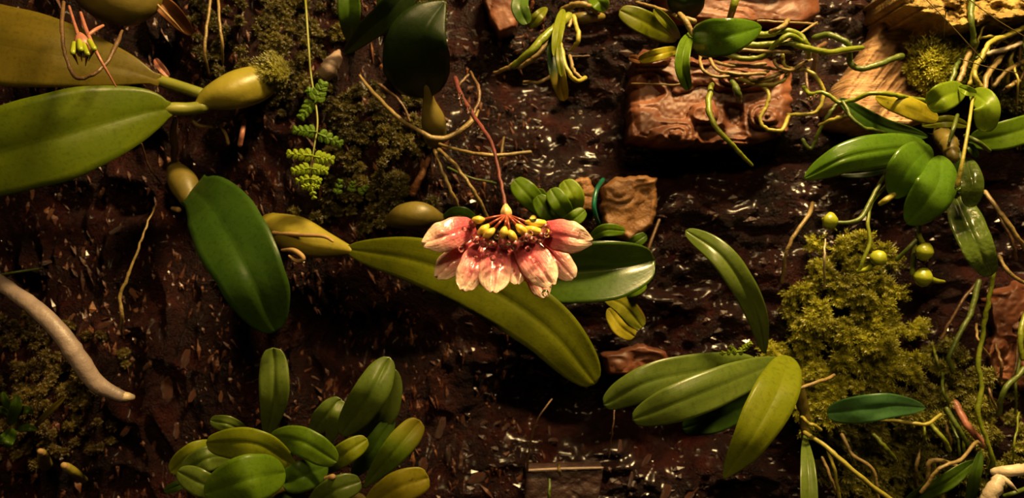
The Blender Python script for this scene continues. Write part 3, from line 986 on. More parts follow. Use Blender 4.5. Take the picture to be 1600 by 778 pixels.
# ------------------------------------------------------------------ upper dark leaf with roots
H = thing('cupped_leaf_orchid', 'orchid with one dark cupped upright leaf, green pseudobulb and bare looping roots', 'orchid', (678, 215, 8))
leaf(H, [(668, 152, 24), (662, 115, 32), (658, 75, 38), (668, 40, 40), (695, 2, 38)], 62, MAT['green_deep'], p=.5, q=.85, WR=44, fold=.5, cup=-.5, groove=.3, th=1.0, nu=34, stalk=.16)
leaf(H, [(628, 62, 24), (662, 30, 22), (697, 3, 26)], 17, MAT['olive'], 'leaf_fold', p=.5, q=.5, fold=.1, th=.6)
tube(H, [(666, 132, 27), (670, 158, 22), (677, 188, 18), (680, 216, 12)], [6, 10, 19, 17], MAT['bulb_dim'], 'pseudobulb', sides=16)
for pts, r, m in [([(562, 118, 10), (586, 148, 16), (620, 182, 22), (655, 205, 25), (685, 217, 25), (715, 208, 24), (740, 186, 22), (748, 172, 18)], [2, 3.5, 3.6, 3.6, 4.5, 4, 4, 2], 'root_tan'),
                  ([(736, 112, 12), (748, 140, 18), (747, 160, 20), (735, 188, 22)], [2, 3, 3, 3], 'root_brown'), ([(714, 145, 14), (720, 130, 14), (732, 118, 12)], 2.4, 'root_brown'),
                  ([(688, 225, 20), (720, 235, 24), (765, 243, 27), (828, 238, 24)], [2.5, 3, 3.4, 3], 'root_tan'), ([(679, 235, 14), (692, 270, 18), (708, 305, 18), (718, 332, 12)], 3, 'root_tan'),
                  ([(686, 234, 16), (712, 260, 22), (738, 295, 24), (762, 340, 18)], 3.2, 'root_tan'), ([(592, 132, 10), (625, 158, 14), (640, 190, 14)], 2.2, 'root_brown'),
                  ([(788, 215, 12), (782, 248, 14), (778, 270, 10)], 2.2, 'root_tan'), ([(700, 262, 12), (735, 278, 14), (775, 286, 12)], 2, 'root_dark_green')]:
    tube(H, pts, r, MAT[m], 'root', jit=1.0)
tag(tube(None, [(672, 246, 8), (660, 270, 12), (645, 300, 10)], [4, 5, 7], MAT['chip'], 'bark_peg', jit=1.2), 'reddish brown bark peg beside the slanting bare roots', 'wood')
Y = thing('shaded_pseudobulb', 'dull olive pseudobulb with a dark leaf tucked behind the pink flower', 'pseudobulb', (640, 345, 8))
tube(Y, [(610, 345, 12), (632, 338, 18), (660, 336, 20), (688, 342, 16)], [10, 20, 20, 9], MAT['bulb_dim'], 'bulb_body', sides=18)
leaf(Y, [(690, 345, 16), (715, 336, 20), (745, 345, 18)], 14, MAT['green_dark'])
I_ = thing('upright_leaf_orchid', 'two shaded upright leaves rising above the pale dead pseudobulb', 'orchid', (550, 80, 8))
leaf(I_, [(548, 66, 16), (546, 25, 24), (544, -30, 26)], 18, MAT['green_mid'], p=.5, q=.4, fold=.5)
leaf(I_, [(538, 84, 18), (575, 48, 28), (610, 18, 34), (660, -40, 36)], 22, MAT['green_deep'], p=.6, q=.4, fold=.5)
leaf(I_, [(592, 26, 14), (600, -5, 18), (604, -30, 18)], 10, MAT['green'], p=.5, q=.4)
tag(tube(None, [(530, 80, 10), (522, 95, 14), (512, 110, 15), (504, 122, 12)], [3, 11, 14, 9], MAT['stone'], 'dead_pseudobulb', sides=16, jit=.8), 'pale grey pink shrivelled pseudobulb lying on dark moss', 'pseudobulb')

# ------------------------------------------------------------------ fern frond
def pinna_geo(base, tip, h, w, lobes=4):
    b = np.array(base, float)
    t = np.array(tip, float)
    ax = t - b
    L = np.linalg.norm(ax)
    ax /= L
    nr = np.array([ax[1], -ax[0]])
    Vv, Ff = [], []

    def lobe(c, d, ln, wd, hh):
        n0 = len(Vv)
        d = d / np.linalg.norm(d)
        s = np.array([d[1], -d[0]])
        prof = [(0, .35), (.3, .85), (.6, 1), (.85, .75), (1.0, .28)]
        for f, ww in prof:
            for sg in (-1, 0, 1):
                q = c + d * ln * f + s * wd * ww * sg
                Vv.append((q[0], q[1], hh + (.25 if sg == 0 else 0) - .5 * f * f))
        for i in range(len(prof) - 1):
            for j in range(2):
                a0 = n0 + i * 3 + j
                Ff.append((a0, a0 + 1, a0 + 4, a0 + 3))
    for i in range(lobes):
        f = .12 + .72 * i / max(1, lobes - 1)
        sc = 1 - .45 * f
        for sg in (-1, 1):
            lobe(b + ax * L * f, nr * sg + ax * .75, w * sc, w * .40 * sc, h + .6 * f)
    lobe(b + ax * L * .72, ax, L * .28, w * .32, h + .5)
    lobe(b, ax, L * .85, w * .22, h + .2)
    Vt = PA(np.array(Vv))
    n = len(Vt)
    Vb = Vt + np.array([0, .00025, 0])
    F2 = Ff + [tuple(k + n for k in f[::-1]) for f in Ff]
    uv = np.stack([np.full(2 * n, .3), np.full(2 * n, .3)], 1)
    return np.vstack([Vt, Vb]), F2, uv


def pinna(parent, base, tip, h, w, mat, lobes=4, name='pinna'):
    V_, F_, uv_ = pinna_geo(base, tip, h, w, lobes)
    return mesh_obj(name, V_, F_, mat, parent, uv_, recalc=False, smooth=False)


FN = thing('fern_frond', 'small bright green fern frond hanging on a thin stalk over dark moss', 'fern', (480, 20, 12))
tube(FN, [(476, -10, 4), (478, 10, 10), (482, 70, 14), (486, 118, 18), (493, 160, 22), (496, 195, 24), (490, 235, 26), (485, 270, 26), (489, 306, 24)], [1.6, 1.8, 1.8, 1.6, 1.6, 1.4, 1.2, .6], MAT['petiole'], 'stalk')
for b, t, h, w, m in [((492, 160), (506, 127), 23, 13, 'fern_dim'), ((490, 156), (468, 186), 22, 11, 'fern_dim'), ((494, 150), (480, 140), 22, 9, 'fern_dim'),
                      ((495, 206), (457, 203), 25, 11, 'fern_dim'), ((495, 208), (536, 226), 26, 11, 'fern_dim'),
                      ((490, 243), (447, 240), 27, 11, 'fern'), ((489, 244), (522, 250), 27, 11, 'fern'), ((486, 262), (455, 268), 27, 10, 'fern'), ((486, 263), (512, 267), 27, 10, 'fern'),
                      ((485, 279), (462, 283), 27, 8, 'fern'), ((485, 279), (501, 283), 27, 8, 'fern'), ((485, 289), (472, 293), 27, 6, 'fern'), ((486, 289), (498, 292), 27, 6, 'fern'),
                      ((486, 290), (491, 311), 27, 7, 'fern')]:
    pinna(FN, b, t, h, w * 1.2, MAT[m], 4 if w > 9 else 3)
F2_ = thing('fern_sprig', 'tiny lobed fern sprigs sprouting in moss below the frond', 'fern', (540, 300, 14))
for b, t, w in (((526, 304), (532, 280), 9), ((548, 300), (552, 284), 8), ((560, 302), (575, 290), 8)):
    pinna(F2_, b, t, 18, w, MAT['fern_dim'], 3, 'frond')
F3_ = thing('fern_sprig', 'tiny green fern sprig at the base of the arching strap leaf', 'fern', (1165, 552, 22))
for b, t, w in (((1165, 548), (1124, 552), 8), ((1160, 546), (1175, 535), 7), ((1150, 552), (1140, 540), 6)):
    pinna(F3_, b, t, 34, w, MAT['fern'], 4, 'frond')

# ------------------------------------------------------------------ small rooted orchid at the top
M = thing('rooted_orchid', 'small orchid with thick green roots and a narrow yellow tipped leaf hanging down', 'orchid', (885, 10, 14))
leaf(M, [(824, -22, 18), (812, 8, 24), (824, 38, 24)], 14, MAT['green_mid'], p=.5, q=.36)
leaf(M, [(855, 12, 18), (842, 24, 22), (826, 44, 20)], 9, MAT['olive'], p=.5, q=.4)
leaf(M, [(918, -14, 18), (935, 2, 24), (948, 16, 22)], 14, MAT['green'], p=.5, q=.4)
tube(M, [(880, 18, 18), (895, 8, 22), (915, 8, 24), (935, 18, 20)], [6, 5, 5, 5], MAT['root_tan'], 'rhizome', jit=1.5)
tube(M, [(885, 30, 16), (912, 28, 20), (940, 26, 16)], [6, 9, 6], MAT['bulb_dim'], 'pseudobulb', sides=14)
leaf(M, [(868, 38, 24), (866, 80, 30), (872, 120, 32), (882, 158, 26)], 13, MAT['tipped'], p=.5, q=.35, fold=.5, label='narrow hanging leaf with a yellow tip')
leaf(M, [(880, 14, 24), (872, 50, 32), (866, 88, 34)], 9, MAT['yellow_green'], p=.4, q=.5, fold=.5)
leaf(M, [(872, 70, 33), (874, 95, 36), (878, 120, 36)], 5, MAT['olive'], p=.4, q=.4)
for pts, r, m in [([(888, 26, 24), (860, 50, 30), (830, 80, 32), (803, 104, 28)], [7, 7, 7, 5.5], 'root_green'), ([(806, 98, 24), (790, 108, 22), (773, 114, 18)], [4, 3.6, 3], 'root_tan'),
                  ([(858, 66, 24), (838, 88, 26), (812, 106, 22)], [4, 4, 4], 'root_tan'), ([(876, 70, 26), (884, 105, 30), (900, 126, 30), (915, 122, 26)], [4, 4, 3.6, 4], 'root_yellow'),
                  ([(890, 88, 20), (897, 112, 24), (912, 124, 26)], 3, 'root_tan'), ([(897, 26, 24), (904, 55, 28), (902, 67, 28), (890, 80, 24)], [4, 4, 4, 2.5], 'root_yellow'),
                  ([(862, 118, 22), (842, 129, 24), (820, 128, 20)], 3, 'root_tan'), ([(890, 88, 18), (920, 88, 16)], 1.6, 'root_brown'), ([(893, 28, 24), (889, 42, 26)], 3, 'root_tan')]:
    tube(M, pts, r, MAT[m], 'root', jit=.9)

# ------------------------------------------------------------------ top orchid with tangled roots
Q = thing('tangled_root_orchid', 'orchid with a broad flat leaf and a dense tangle of green and straw roots', 'orchid', (1075, 30, 16))
leaf(Q, [(1058, 62, 24), (1035, 50, 32), (1005, 34, 38), (968, 16, 38)], 19, MAT['olive'], p=.45, q=.36, fold=.2)
leaf(Q, [(1062, 60, 30), (1046, 40, 38), (1022, 14, 40)], 9, MAT['olive'], p=.5, q=.4, fold=.4)
leaf(Q, [(1082, 50, 30), (1070, 72, 38), (1066, 105, 40), (1076, 141, 36)], 12, MAT['green'], p=.4, q=.36, fold=.8, groove=.6)
leaf(Q, [(1082, 62, 34), (1110, 60, 42), (1145, 55, 45), (1190, 42, 42)], 31, MAT['green_glossy'], p=.30, q=.6, fold=.12, cup=-.25, roll=10, groove=.3, stalk=.5)
leaf(Q, [(1076, 30, 26), (1072, 0, 32), (1068, -45, 32)], 30, MAT['green_deep'], p=.4, q=.4, fold=.2)
leaf(Q, [(1058, 78, 28), (1030, 85, 32), (998, 94, 28)], 10, MAT['yellow'], p=.3, q=.3)
leaf(Q, [(1002, 96, 24), (992, 92, 22), (982, 90, 18)], 6, MAT['dry'], p=.3, q=.4, name='dead_tip')
tube(Q, [(996, 4, 16), (1030, 14, 24), (1060, 26, 30), (1084, 34, 32)], [2.6, 3, 4, 5], MAT['root_tan'], 'rhizome', jit=1)
tube(Q, [(1062, 22, 31), (1072, 34, 34), (1082, 54, 34)], [4, 5, 4], MAT['root_tan'], 'sheath')
tube(Q, [(1140, 30, 14), (1146, 10, 20), (1152, -10, 20)], [5, 6, 6], MAT['root_green'], 'shoot')
RT = [([(1184, 33, 20), (1230, 35, 22), (1277, 38, 20)], 2, 'root_tan'), ([(1277, 36, 20), (1245, 55, 24), (1214, 73, 26)], 2, 'root_tan'),
      ([(1165, 52, 28), (1200, 54, 30), (1227, 48, 32), (1248, 54, 32), (1260, 70, 32), (1264, 88, 28)], 5, 'root_green'),
      ([(1140, 72, 28), (1190, 70, 30), (1230, 67, 32), (1262, 76, 32), (1297, 81, 31), (1347, 75, 27)], [5, 5, 5, 5.4, 5.2, 4], 'root_green'),
      ([(1130, 84, 26), (1163, 92, 28), (1197, 87, 30), (1214, 66, 33), (1234, 56, 34), (1254, 66, 32)], 4.6, 'root_green'),
      ([(1274, 60, 22), (1294, 54, 25), (1314, 62, 27), (1327, 72, 27), (1329, 99, 24), (1347, 108, 26), (1380, 98, 26), (1408, 88, 24)], 5, 'root_dark_green'),
      ([(1148, 78, 31), (1190, 80, 32), (1240, 82, 30)], 2.8, 'root_tan'), ([(1204, 50, 33), (1214, 46, 35), (1224, 40, 34), (1232, 32, 30)], 4, 'root_tan'),
      ([(1094, 88, 26), (1097, 108, 30), (1120, 120, 30), (1163, 117, 30), (1200, 112, 28)], [2.6, 3, 3, 3, 2.4], 'root_tan'),
      ([(1110, 92, 26), (1122, 110, 29), (1154, 116, 31), (1195, 115, 30)], 3, 'root_tan'), ([(1156, 124, 24), (1190, 133, 27), (1220, 128, 28), (1232, 112, 27)], 3.4, 'root_yellow'),
      ([(1175, 126, 26), (1205, 120, 29), (1232, 110, 28), (1262, 108, 26)], 3.2, 'root_tan'), ([(1140, 100, 24), (1175, 104, 27), (1215, 108, 26)], 3, 'root_brown'),
      ([(1120, 98, 22), (1150, 104, 25), (1195, 100, 24)], 3, 'root_tan'), ([(1165, 120, 22), (1185, 128, 25), (1215, 122, 25)], 3.4, 'root_tan'),
      ([(1210, 86, 28), (1213, 102, 30), (1235, 109, 30), (1264, 94, 26)], 3, 'root_tan'), ([(1223, 86, 28), (1227, 104, 28), (1240, 108, 27)], 3.2, 'root_yellow'),
      ([(1190, 132, 26), (1202, 148, 28), (1197, 167, 28), (1187, 187, 28), (1197, 201, 28), (1217, 204, 28), (1227, 197, 27), (1232, 180, 24)], 3.2, 'root_yellow'),
      ([(1257, 107, 26), (1277, 121, 28), (1287, 145, 28), (1280, 170, 28), (1262, 179, 27), (1232, 179, 24)], 3.2, 'root_yellow'),
      ([(1112, 132, 26), (1107, 160, 30), (1113, 190, 32), (1140, 222, 32), (1174, 258, 26)], [4, 4.6, 4.6, 4.2, 3], 'root_green'),
      ([(1145, 128, 16), (1152, 145, 18), (1156, 160, 14)], [4, 6, 3], 'root_dark_green'), ([(1260, 110, 18), (1262, 140, 20), (1268, 160, 18)], 2.6, 'root_brown'),
      ([(1272, 112, 18), (1276, 80, 20), (1288, 68, 16)], 4, 'root_brown'), ([(988, 131, 14), (1030, 132, 22), (1062, 132, 20)], 1.6, 'root_tan'),
      ([(1100, 40, 22), (1130, 40, 26), (1184, 50, 28)], 4, 'root_green')]
for pts, r, m in RT:
    tube(Q, pts, r, MAT[m], 'root', jit=1.0)

# ------------------------------------------------------------------ budding orchid on the right
O = thing('budding_orchid', 'orchid with glossy leaves, a lime leaf pair and round green buds on stalks', 'orchid', (1480, 220, 14))
LV = [([(1448, 229, 32), (1385, 234, 42), (1320, 247, 44), (1256, 279, 40)], 27, 'green_glossy', dict(p=.45, q=.62, fold=-.35, cup=-.2, groove=.9)),
      ([(1410, 258, 24), (1360, 268, 28), (1312, 272, 26)], 9, 'green_deep', {}),
      ([(1454, 229, 40), (1424, 258, 48), (1394, 309, 44)], 29, 'green_glossy', dict(p=.5, q=.55, fold=.15, cup=-.35, WR=32, groove=.4)),
      ([(1470, 243, 42), (1462, 292, 52), (1417, 350, 47)], 34, 'green_glossy', dict(p=.5, q=.55, fold=.15, cup=-.35, WR=32, groove=.4)),
      ([(1490, 300, 26), (1512, 350, 34), (1532, 395, 37), (1549, 431, 33)], 27, 'wet_leaf', dict(p=.35, q=.36, fold=.25, cup=-.25, groove=.8)),
      ([(1508, 246, 34), (1519, 285, 40), (1515, 324, 38)], 19, 'wet_leaf', dict(p=.45, q=.4, fold=.3, cup=-.3, groove=.6)),
      ([(1515, 220, 26), (1560, 213, 32), (1600, 202, 33), (1660, 180, 30)], 23, 'green', dict(p=.4, q=.5, fold=.2)),
      ([(1508, 138, 40), (1478, 150, 48), (1449, 166, 46)], 22, 'lime', dict(p=.42, q=.36, fold=.2, cup=-.25, groove=.4)),
      ([(1518, 143, 40), (1542, 164, 48), (1538, 206, 46)], 21, 'lime', dict(p=.40, q=.36, fold=.2, cup=-.25, groove=.4)),
      ([(1498, 136, 44), (1512, 142, 47), (1526, 146, 44)], 8, 'lime', dict(p=.4, q=.4, fold=.6)),
      ([(1368, 151, 32), (1415, 166, 37), (1466, 188, 33)], 17, 'yellow', dict(p=.5, q=.45, fold=-.1, cup=-.3, groove=.1)),
      ([(1450, 214, 22), (1385, 200, 28), (1345, 180, 32), (1311, 154, 32)], 15, 'green_dark', dict(p=.6, q=.5, fold=.4)),
      ([(1512, 222, 34), (1518, 232, 36), (1528, 245, 35)], 7, 'green_mid', {}),
      ([(1478, 228, 26), (1494, 262, 30), (1500, 300, 28)], 22, 'green_dark', dict(p=.5, q=.4)),
      ([(1440, 196, 22), (1480, 190, 26), (1512, 196, 24)], 10, 'olive', {})]
for pts, w, m, kw in LV:
    leaf(O, pts, w, MAT[m], **kw)
tube(O, [(1520, 152, 44), (1513, 200, 52), (1504, 250, 55), (1496, 289, 54)], [2.4, 2.6, 3, 4], MAT['root_yellow'], 'flower_stalk')
tube(O, [(1496, 180, 30), (1490, 200, 34), (1483, 222, 34)], [3, 3.4, 2.4], MAT['root_dark_green'], 'shoot')
tube(O, [(1508, 212, 34), (1528, 222, 37), (1546, 236, 34)], [3, 4, 3], MAT['root_dark_green'], 'shoot')
tube(O, [(1470, 205, 22), (1482, 225, 30), (1490, 245, 34)], [12, 14, 10], MAT['bulb_dim'], 'rhizome', jit=2)


def bud(parent, x, y, h, r, beak):
    b = tube(parent, [(x - beak[0] * .8, y - beak[1] * .8, h), (x - beak[0] * .25, y - beak[1] * .25, h + 1), (x + beak[0] * .4, y + beak[1] * .4, h + .6), (x + beak[0] * 1.0, y + beak[1] * 1.0, h)],
             [r * .45, r, r * .92, r * .25], MAT['bud'], 'bud', sides=16, n=18, ridge=.04)
    return b


tube(O, [(1385, 268, 36), (1363, 308, 40), (1347, 338, 42), (1330, 347, 43), (1308, 348, 43)], [3, 3.2, 4.2, 3.4, 3], MAT['root_dark_green'], 'bud_stalk', jit=.6)
bud(O, 1295, 345, 43, 13.5, (-8, -2))
tube(O, [(1300, 353, 44), (1307, 360, 44)], [3, 1], MAT['bud'], 'bud_beak')
tube(O, [(1387, 288, 34), (1363, 316, 38), (1356, 345, 41), (1359, 378, 42), (1348, 408, 42), (1341, 425, 41)], [3, 3, 3.2, 3.2, 3.4, 3], MAT['root_green'], 'bud_stalk', jit=.6)
tube(O, [(1342, 423, 41), (1354, 421, 42), (1364, 413, 43)], 4, MAT['bud'], 'bud_stalk')
bud(O, 1372, 404, 43, 12.5, (-6, 9))
tube(O, [(1352, 403, 42), (1363, 404, 43)], 1.6, MAT['root_pale'], 'bract')
tube(O, [(1437, 344, 44), (1436, 366, 44), (1443, 382, 44)], 4, MAT['root_green'], 'bud_stalk')
bud(O, 1444, 393, 45, 14, (9, 2))
tube(O, [(1434, 372, 43), (1419, 388, 43), (1402, 405, 41)], [3.6, 3.4, 3.6], MAT['root_dark_green'], 'bud_stalk')
tube(O, [(1433, 376, 42), (1428, 400, 42), (1426, 428, 42)], 4.4, MAT['root_green'], 'bud_stalk')
bud(O, 1442, 433, 44, 14.5, (10, 1))
tube(O, [(1454, 435, 44), (1464, 439, 44), (1475, 440, 42)], [4, 4, 2.4], MAT['bud'], 'bud_beak')
tube(O, [(1396, 304, 44), (1385, 312, 45), (1376, 318, 44)], [5, 5, 4], MAT['root_yellow'], 'bract')
drop(O, 1496, 293, 54, 4.5)
drop(O, 1275, 150, 32, 4)
drop(O, 1266, 154, 32, 4)
for pts, r, m in [([(1604, 42, 24), (1570, 57, 30), (1547, 67, 34), (1536, 85, 36), (1526, 104, 36), (1515, 132, 36)], [4, 5, 4.4, 4, 4, 4], 'root_yellow'),
                  ([(1602, 66, 22), (1570, 77, 28), (1544, 84, 28)], [3.4, 4.4, 4.4], 'root_pale'), ([(1584, 60, 22), (1557, 98, 28), (1542, 121, 32), (1538, 142, 34)], [4, 5, 5, 4], 'root_tan'),
                  ([(1518, -10, 28), (1518, 30, 32), (1521, 68, 30)], 5, 'root_dark_green'), ([(1516, 78, 28), (1507, 105, 32), (1498, 128, 34)], 4.4, 'root_tan'),
                  ([(1526, 98, 34), (1524, 118, 37), (1535, 140, 37)], 3.4, 'root_yellow'), ([(1592, 126, 20), (1580, 134, 24), (1570, 141, 22)], 4, 'root_tan'),
                  ([(1500, 90, 26), (1492, 110, 30), (1486, 130, 32)], 4, 'root_dark_green'), ([(1600, 96, 18), (1575, 110, 24), (1552, 134, 26)], 4, 'root_tan'),
                  ([(1540, 20, 24), (1560, 40, 26), (1590, 52, 24)], 2.6, 'root_tan'), ([(1530, 60, 26), (1552, 58, 28), (1575, 66, 26)], 2.6, 'root_yellow'),
                  ([(1255, 137, 26), (1267, 147, 30), (1287, 145, 32), (1310, 159, 33), (1335, 157, 35), (1352, 148, 37), (1372, 146, 38), (1405, 150, 37), (1445, 157, 33)], 3.6, 'root_green'),
                  ([(1311, 158, 30), (1294, 181, 30), (1280, 207, 28), (1268, 231, 26), (1258, 228, 26), (1254, 219, 26)], 3.2, 'root_dark_green'),
                  ([(1328, 178, 32), (1305, 186, 32), (1280, 196, 28)], 3.6, 'root_yellow'), ([(1318, 160, 34), (1330, 184, 36), (1352, 200, 36), (1384, 208, 32)], 3.2, 'root_dark_green'),
                  ([(1540, 300, 20), (1565, 335, 24), (1590, 370, 24), (1610, 400, 20)], 4, 'root_tan'), ([(1560, 335, 20), (1582, 380, 22), (1588, 405, 18)], 2.6, 'root_brown'),
                  ([(1552, 425, 30), (1545, 468, 28), (1536, 518, 26), (1529, 571, 26), (1534, 608, 26), (1527, 645, 26), (1541, 685, 26), (1551, 718, 25), (1547, 738, 22)], 3.8, 'root_green'),
                  ([(1530, 440, 16), (1516, 490, 18), (1484, 552, 20), (1487, 578, 18)], 4, 'root_dark_green'), ([(1528, 440, 12), (1500, 475, 14), (1470, 530, 14)], 2.6, 'root_brown'),
                  ([(1600, 576, 22), (1568, 612, 24), (1561, 646, 20)], 4, 'root_dark_green'), ([(1610, 470, 16), (1595, 520, 20), (1598, 560, 20)], 4.4, 'root_green'),
                  ([(1560, 400, 20), (1580, 430, 22), (1620, 450, 20)], 3, 'root_tan')]:
    tube(O, pts, r, MAT[m], 'root', jit=1.2)
rg2 = random.Random(5)
for k in range(16):      # thin roots straggling through the moss beside the rotten wood
    x0, y0 = rg2.uniform(1530, 1610), rg2.uniform(20, 110)
    dx, dy = rg2.uniform(-30, 18), rg2.uniform(30, 80)
    h0 = rg2.uniform(16, 26)
    tube(O, [(x0, y0, h0 - 4), (x0 + dx * .4 + rg2.uniform(-8, 8), y0 + dy * .5, h0 + 2), (x0 + dx, y0 + dy, h0 - 2)], rg2.uniform(1.6, 3.4), MAT[rg2.choice(['root_tan', 'root_dark_green', 'root_brown', 'root_yellow'])], 'root', jit=1.6)
for k in range(14):      # and down the wall among the hanging moss
    x0, y0 = rg2.uniform(1420, 1600), rg2.uniform(450, 690)
    dx, dy = rg2.uniform(-40, 25), rg2.uniform(50, 100)
    h0 = rg2.uniform(12, 20)
    tube(O, [(x0, y0, h0 - 5), (x0 + dx * .4 + rg2.uniform(-10, 10), y0 + dy * .5, h0 + 1), (x0 + dx, y0 + dy, h0 - 4)], rg2.uniform(1.4, 3.0), MAT[rg2.choice(['root_tan', 'root_dark_green', 'root_brown', 'root_green'])], 'root', jit=1.8)
for lab, pts in (('dark thread slanting across the bright moss tuft', [(1444, -4, 44), (1480, 33, 44), (1513, 69, 42), (1538, 97, 40)]),
                 ('fine dark thread slanting over the yellow rotten wood and mossy roots', [(1510, -4, 42), (1556, 30, 42), (1606, 60, 40)]),
                 ('short vertical straw below the yellow rotten wood', [(1478, 16, 38), (1476, 38, 34), (1475, 62, 24)]),
                 ('fine dark thread lying across roots behind the lime leaf pair', [(1500, 92, 42), (1548, 106, 42), (1590, 114, 38)])):
    tag(tube(None, pts, .8, MAT['thread'], 'plant_thread', sides=6), lab, 'thread')

# ------------------------------------------------------------------ strap-leaved orchid, lower right
T = thing('strap_leaf_orchid', 'orchid with long strap leaves spreading below the bright moss mound', 'orchid', (1225, 580, 16))
LV = [([(1195, 552, 26), (1182, 492, 36), (1156, 438, 42), (1120, 393, 42), (1071, 360, 36)], 21, 'pale_sheen', dict(p=.55, q=.45, fold=.25, cup=-.35, groove=.5)),
      ([(1180, 562, 26), (1090, 580, 36), (1010, 598, 40), (943, 633, 37)], 29, 'pale_sheen', dict(p=.5, q=.4, fold=.15, cup=-.4, groove=.4)),
      ([(1222, 564, 32), (1140, 597, 46), (1062, 628, 50), (988, 656, 46)], 31, 'pale_sheen', dict(p=.5, q=.42, fold=.15, cup=-.4, groove=.4)),
      ([(1232, 556, 36), (1215, 608, 50), (1178, 678, 55), (1130, 748, 50)], 36, 'yellow_green', dict(p=.42, q=.75, fold=.2, cup=-.35, groove=.4)),
      ([(1200, 615, 20), (1130, 650, 26), (1066, 670, 24)], 22, 'green_dark', dict(p=.5, q=.4)),
      ([(1292, 646, 26), (1345, 640, 34), (1395, 634, 36), (1446, 637, 32)], 22, 'teal', dict(p=.4, q=.6, fold=.3, cup=-.2)),
      ([(1257, 680, 26), (1262, 725, 36), (1264, 765, 40), (1266, 830, 42)], 14, 'pale_sheen', dict(p=.6, q=.4, fold=.5, cup=-.3))]
for pts, w, m, kw in LV:
    leaf(T, pts, w, MAT[m], th=1.3, nu=36, **kw)
tube(T, [(1215, 570, 20), (1240, 590, 26), (1255, 640, 24), (1258, 690, 22)], [8, 10, 9, 6], MAT['bulb_dim'], 'rhizome', jit=1.5)
for pts, r, m in [([(1258, 676, 28), (1300, 705, 34), (1340, 742, 36), (1398, 786, 34)], 4, 'root_yellow'), ([(1253, 652, 28), (1266, 662, 32), (1282, 671, 30)], 3, 'root_yellow'),
                  ([(1294, 703, 33), (1304, 735, 34), (1314, 790, 30)], 3.2, 'root_yellow'), ([(1316, 680, 26), (1334, 712, 30), (1364, 735, 32), (1373, 790, 30)], 3, 'root_tan'),
                  ([(1250, 607, 36), (1277, 597, 36), (1304, 587, 32)], 2.8, 'root_tan'), ([(1376, 657, 28), (1420, 660, 32), (1448, 663, 33), (1470, 648, 31)], 3, 'root_yellow'),
                  ([(1455, 664, 26), (1474, 685, 28), (1484, 704, 26)], 4, 'root_green'), ([(1285, 715, 24), (1300, 750, 26), (1310, 780, 24)], 2.4, 'root_tan'),
                  ([(1365, 680, 22), (1385, 700, 24), (1398, 718, 20)], 3.4, 'root_green'), ([(1480, 640, 20), (1498, 670, 22), (1516, 700, 20)], 4, 'root_dark_green')]:
    tube(T, pts, r, MAT[m], 'root', jit=1.0)
for lab, pts, r, m in (('pinkish brown bare stick among the olive moss and roots', [(1492, 630, 18), (1514, 668, 22), (1536, 694, 20)], 6, 'stem_pink'),
                       ('thin pale crooked root above the shaded grassy leaves', [(1534, 696, 24), (1524, 692, 26), (1501, 718, 30), (1467, 733, 31), (1440, 770, 28)], 3, 'root_tan'),
                       ('short stubby tan root lying under the crooked pale root', [(1450, 760, 22), (1452, 722, 24), (1475, 722, 24), (1497, 730, 22)], 4, 'root_tan'),
                       ('upright tan root standing on the bright moss mound', [(1270, 318, 20), (1262, 338, 26), (1242, 366, 28), (1228, 398, 27), (1222, 442, 22)], 3.2, 'root_tan'),
                       ('white fine straw stuck upright in the bright moss mound', [(1289, 374, 26), (1288, 410, 28), (1288, 452, 20)], [1, 2, 1.6], 'root_pale')):
    tag(tube(None, pts, r, MAT[m], 'bare_root' if 'root' in lab else 'stick', jit=.8), lab, 'root' if 'root' in lab else 'stick')
R1 = thing('grass_leaf_seedling', 'shaded narrow green leaves beside the pale root fork', 'plant', (1500, 790, 16))
leaf(R1, [(1412, 785, 20), (1475, 755, 30), (1524, 720, 30)], 14, MAT['green_mid'], p=.5, q=.5)
leaf(R1, [(1512, 800, 24), (1522, 750, 32), (1533, 704, 32)], 10, MAT['green_mid'], p=.5, q=.5, fold=.5)
K = thing('pale_root', 'thick pale forked root at the edge of the dark olive moss', 'root', (1600, 735, 20))
tube(K, [(1555, 738, 34), (1580, 735, 36), (1610, 732, 34), (1650, 726, 28)], [7, 9, 9, 9], MAT['root_pale'], 'root_branch', jit=.8)
tube(K, [(1566, 742, 35), (1552, 765, 36), (1534, 800, 34)], [8, 12, 12], MAT['root_pale'], 'root_branch', jit=.8)
tube(K, [(1566, 746, 36), (1578, 756, 37), (1590, 768, 36)], [5, 4, 1.2], MAT['root_pale'], 'root_branch')
tube(K, [(1570, 775, 26), (1585, 770, 28), (1606, 762, 26)], 3.4, MAT['root_dark_green'], 'root_branch')

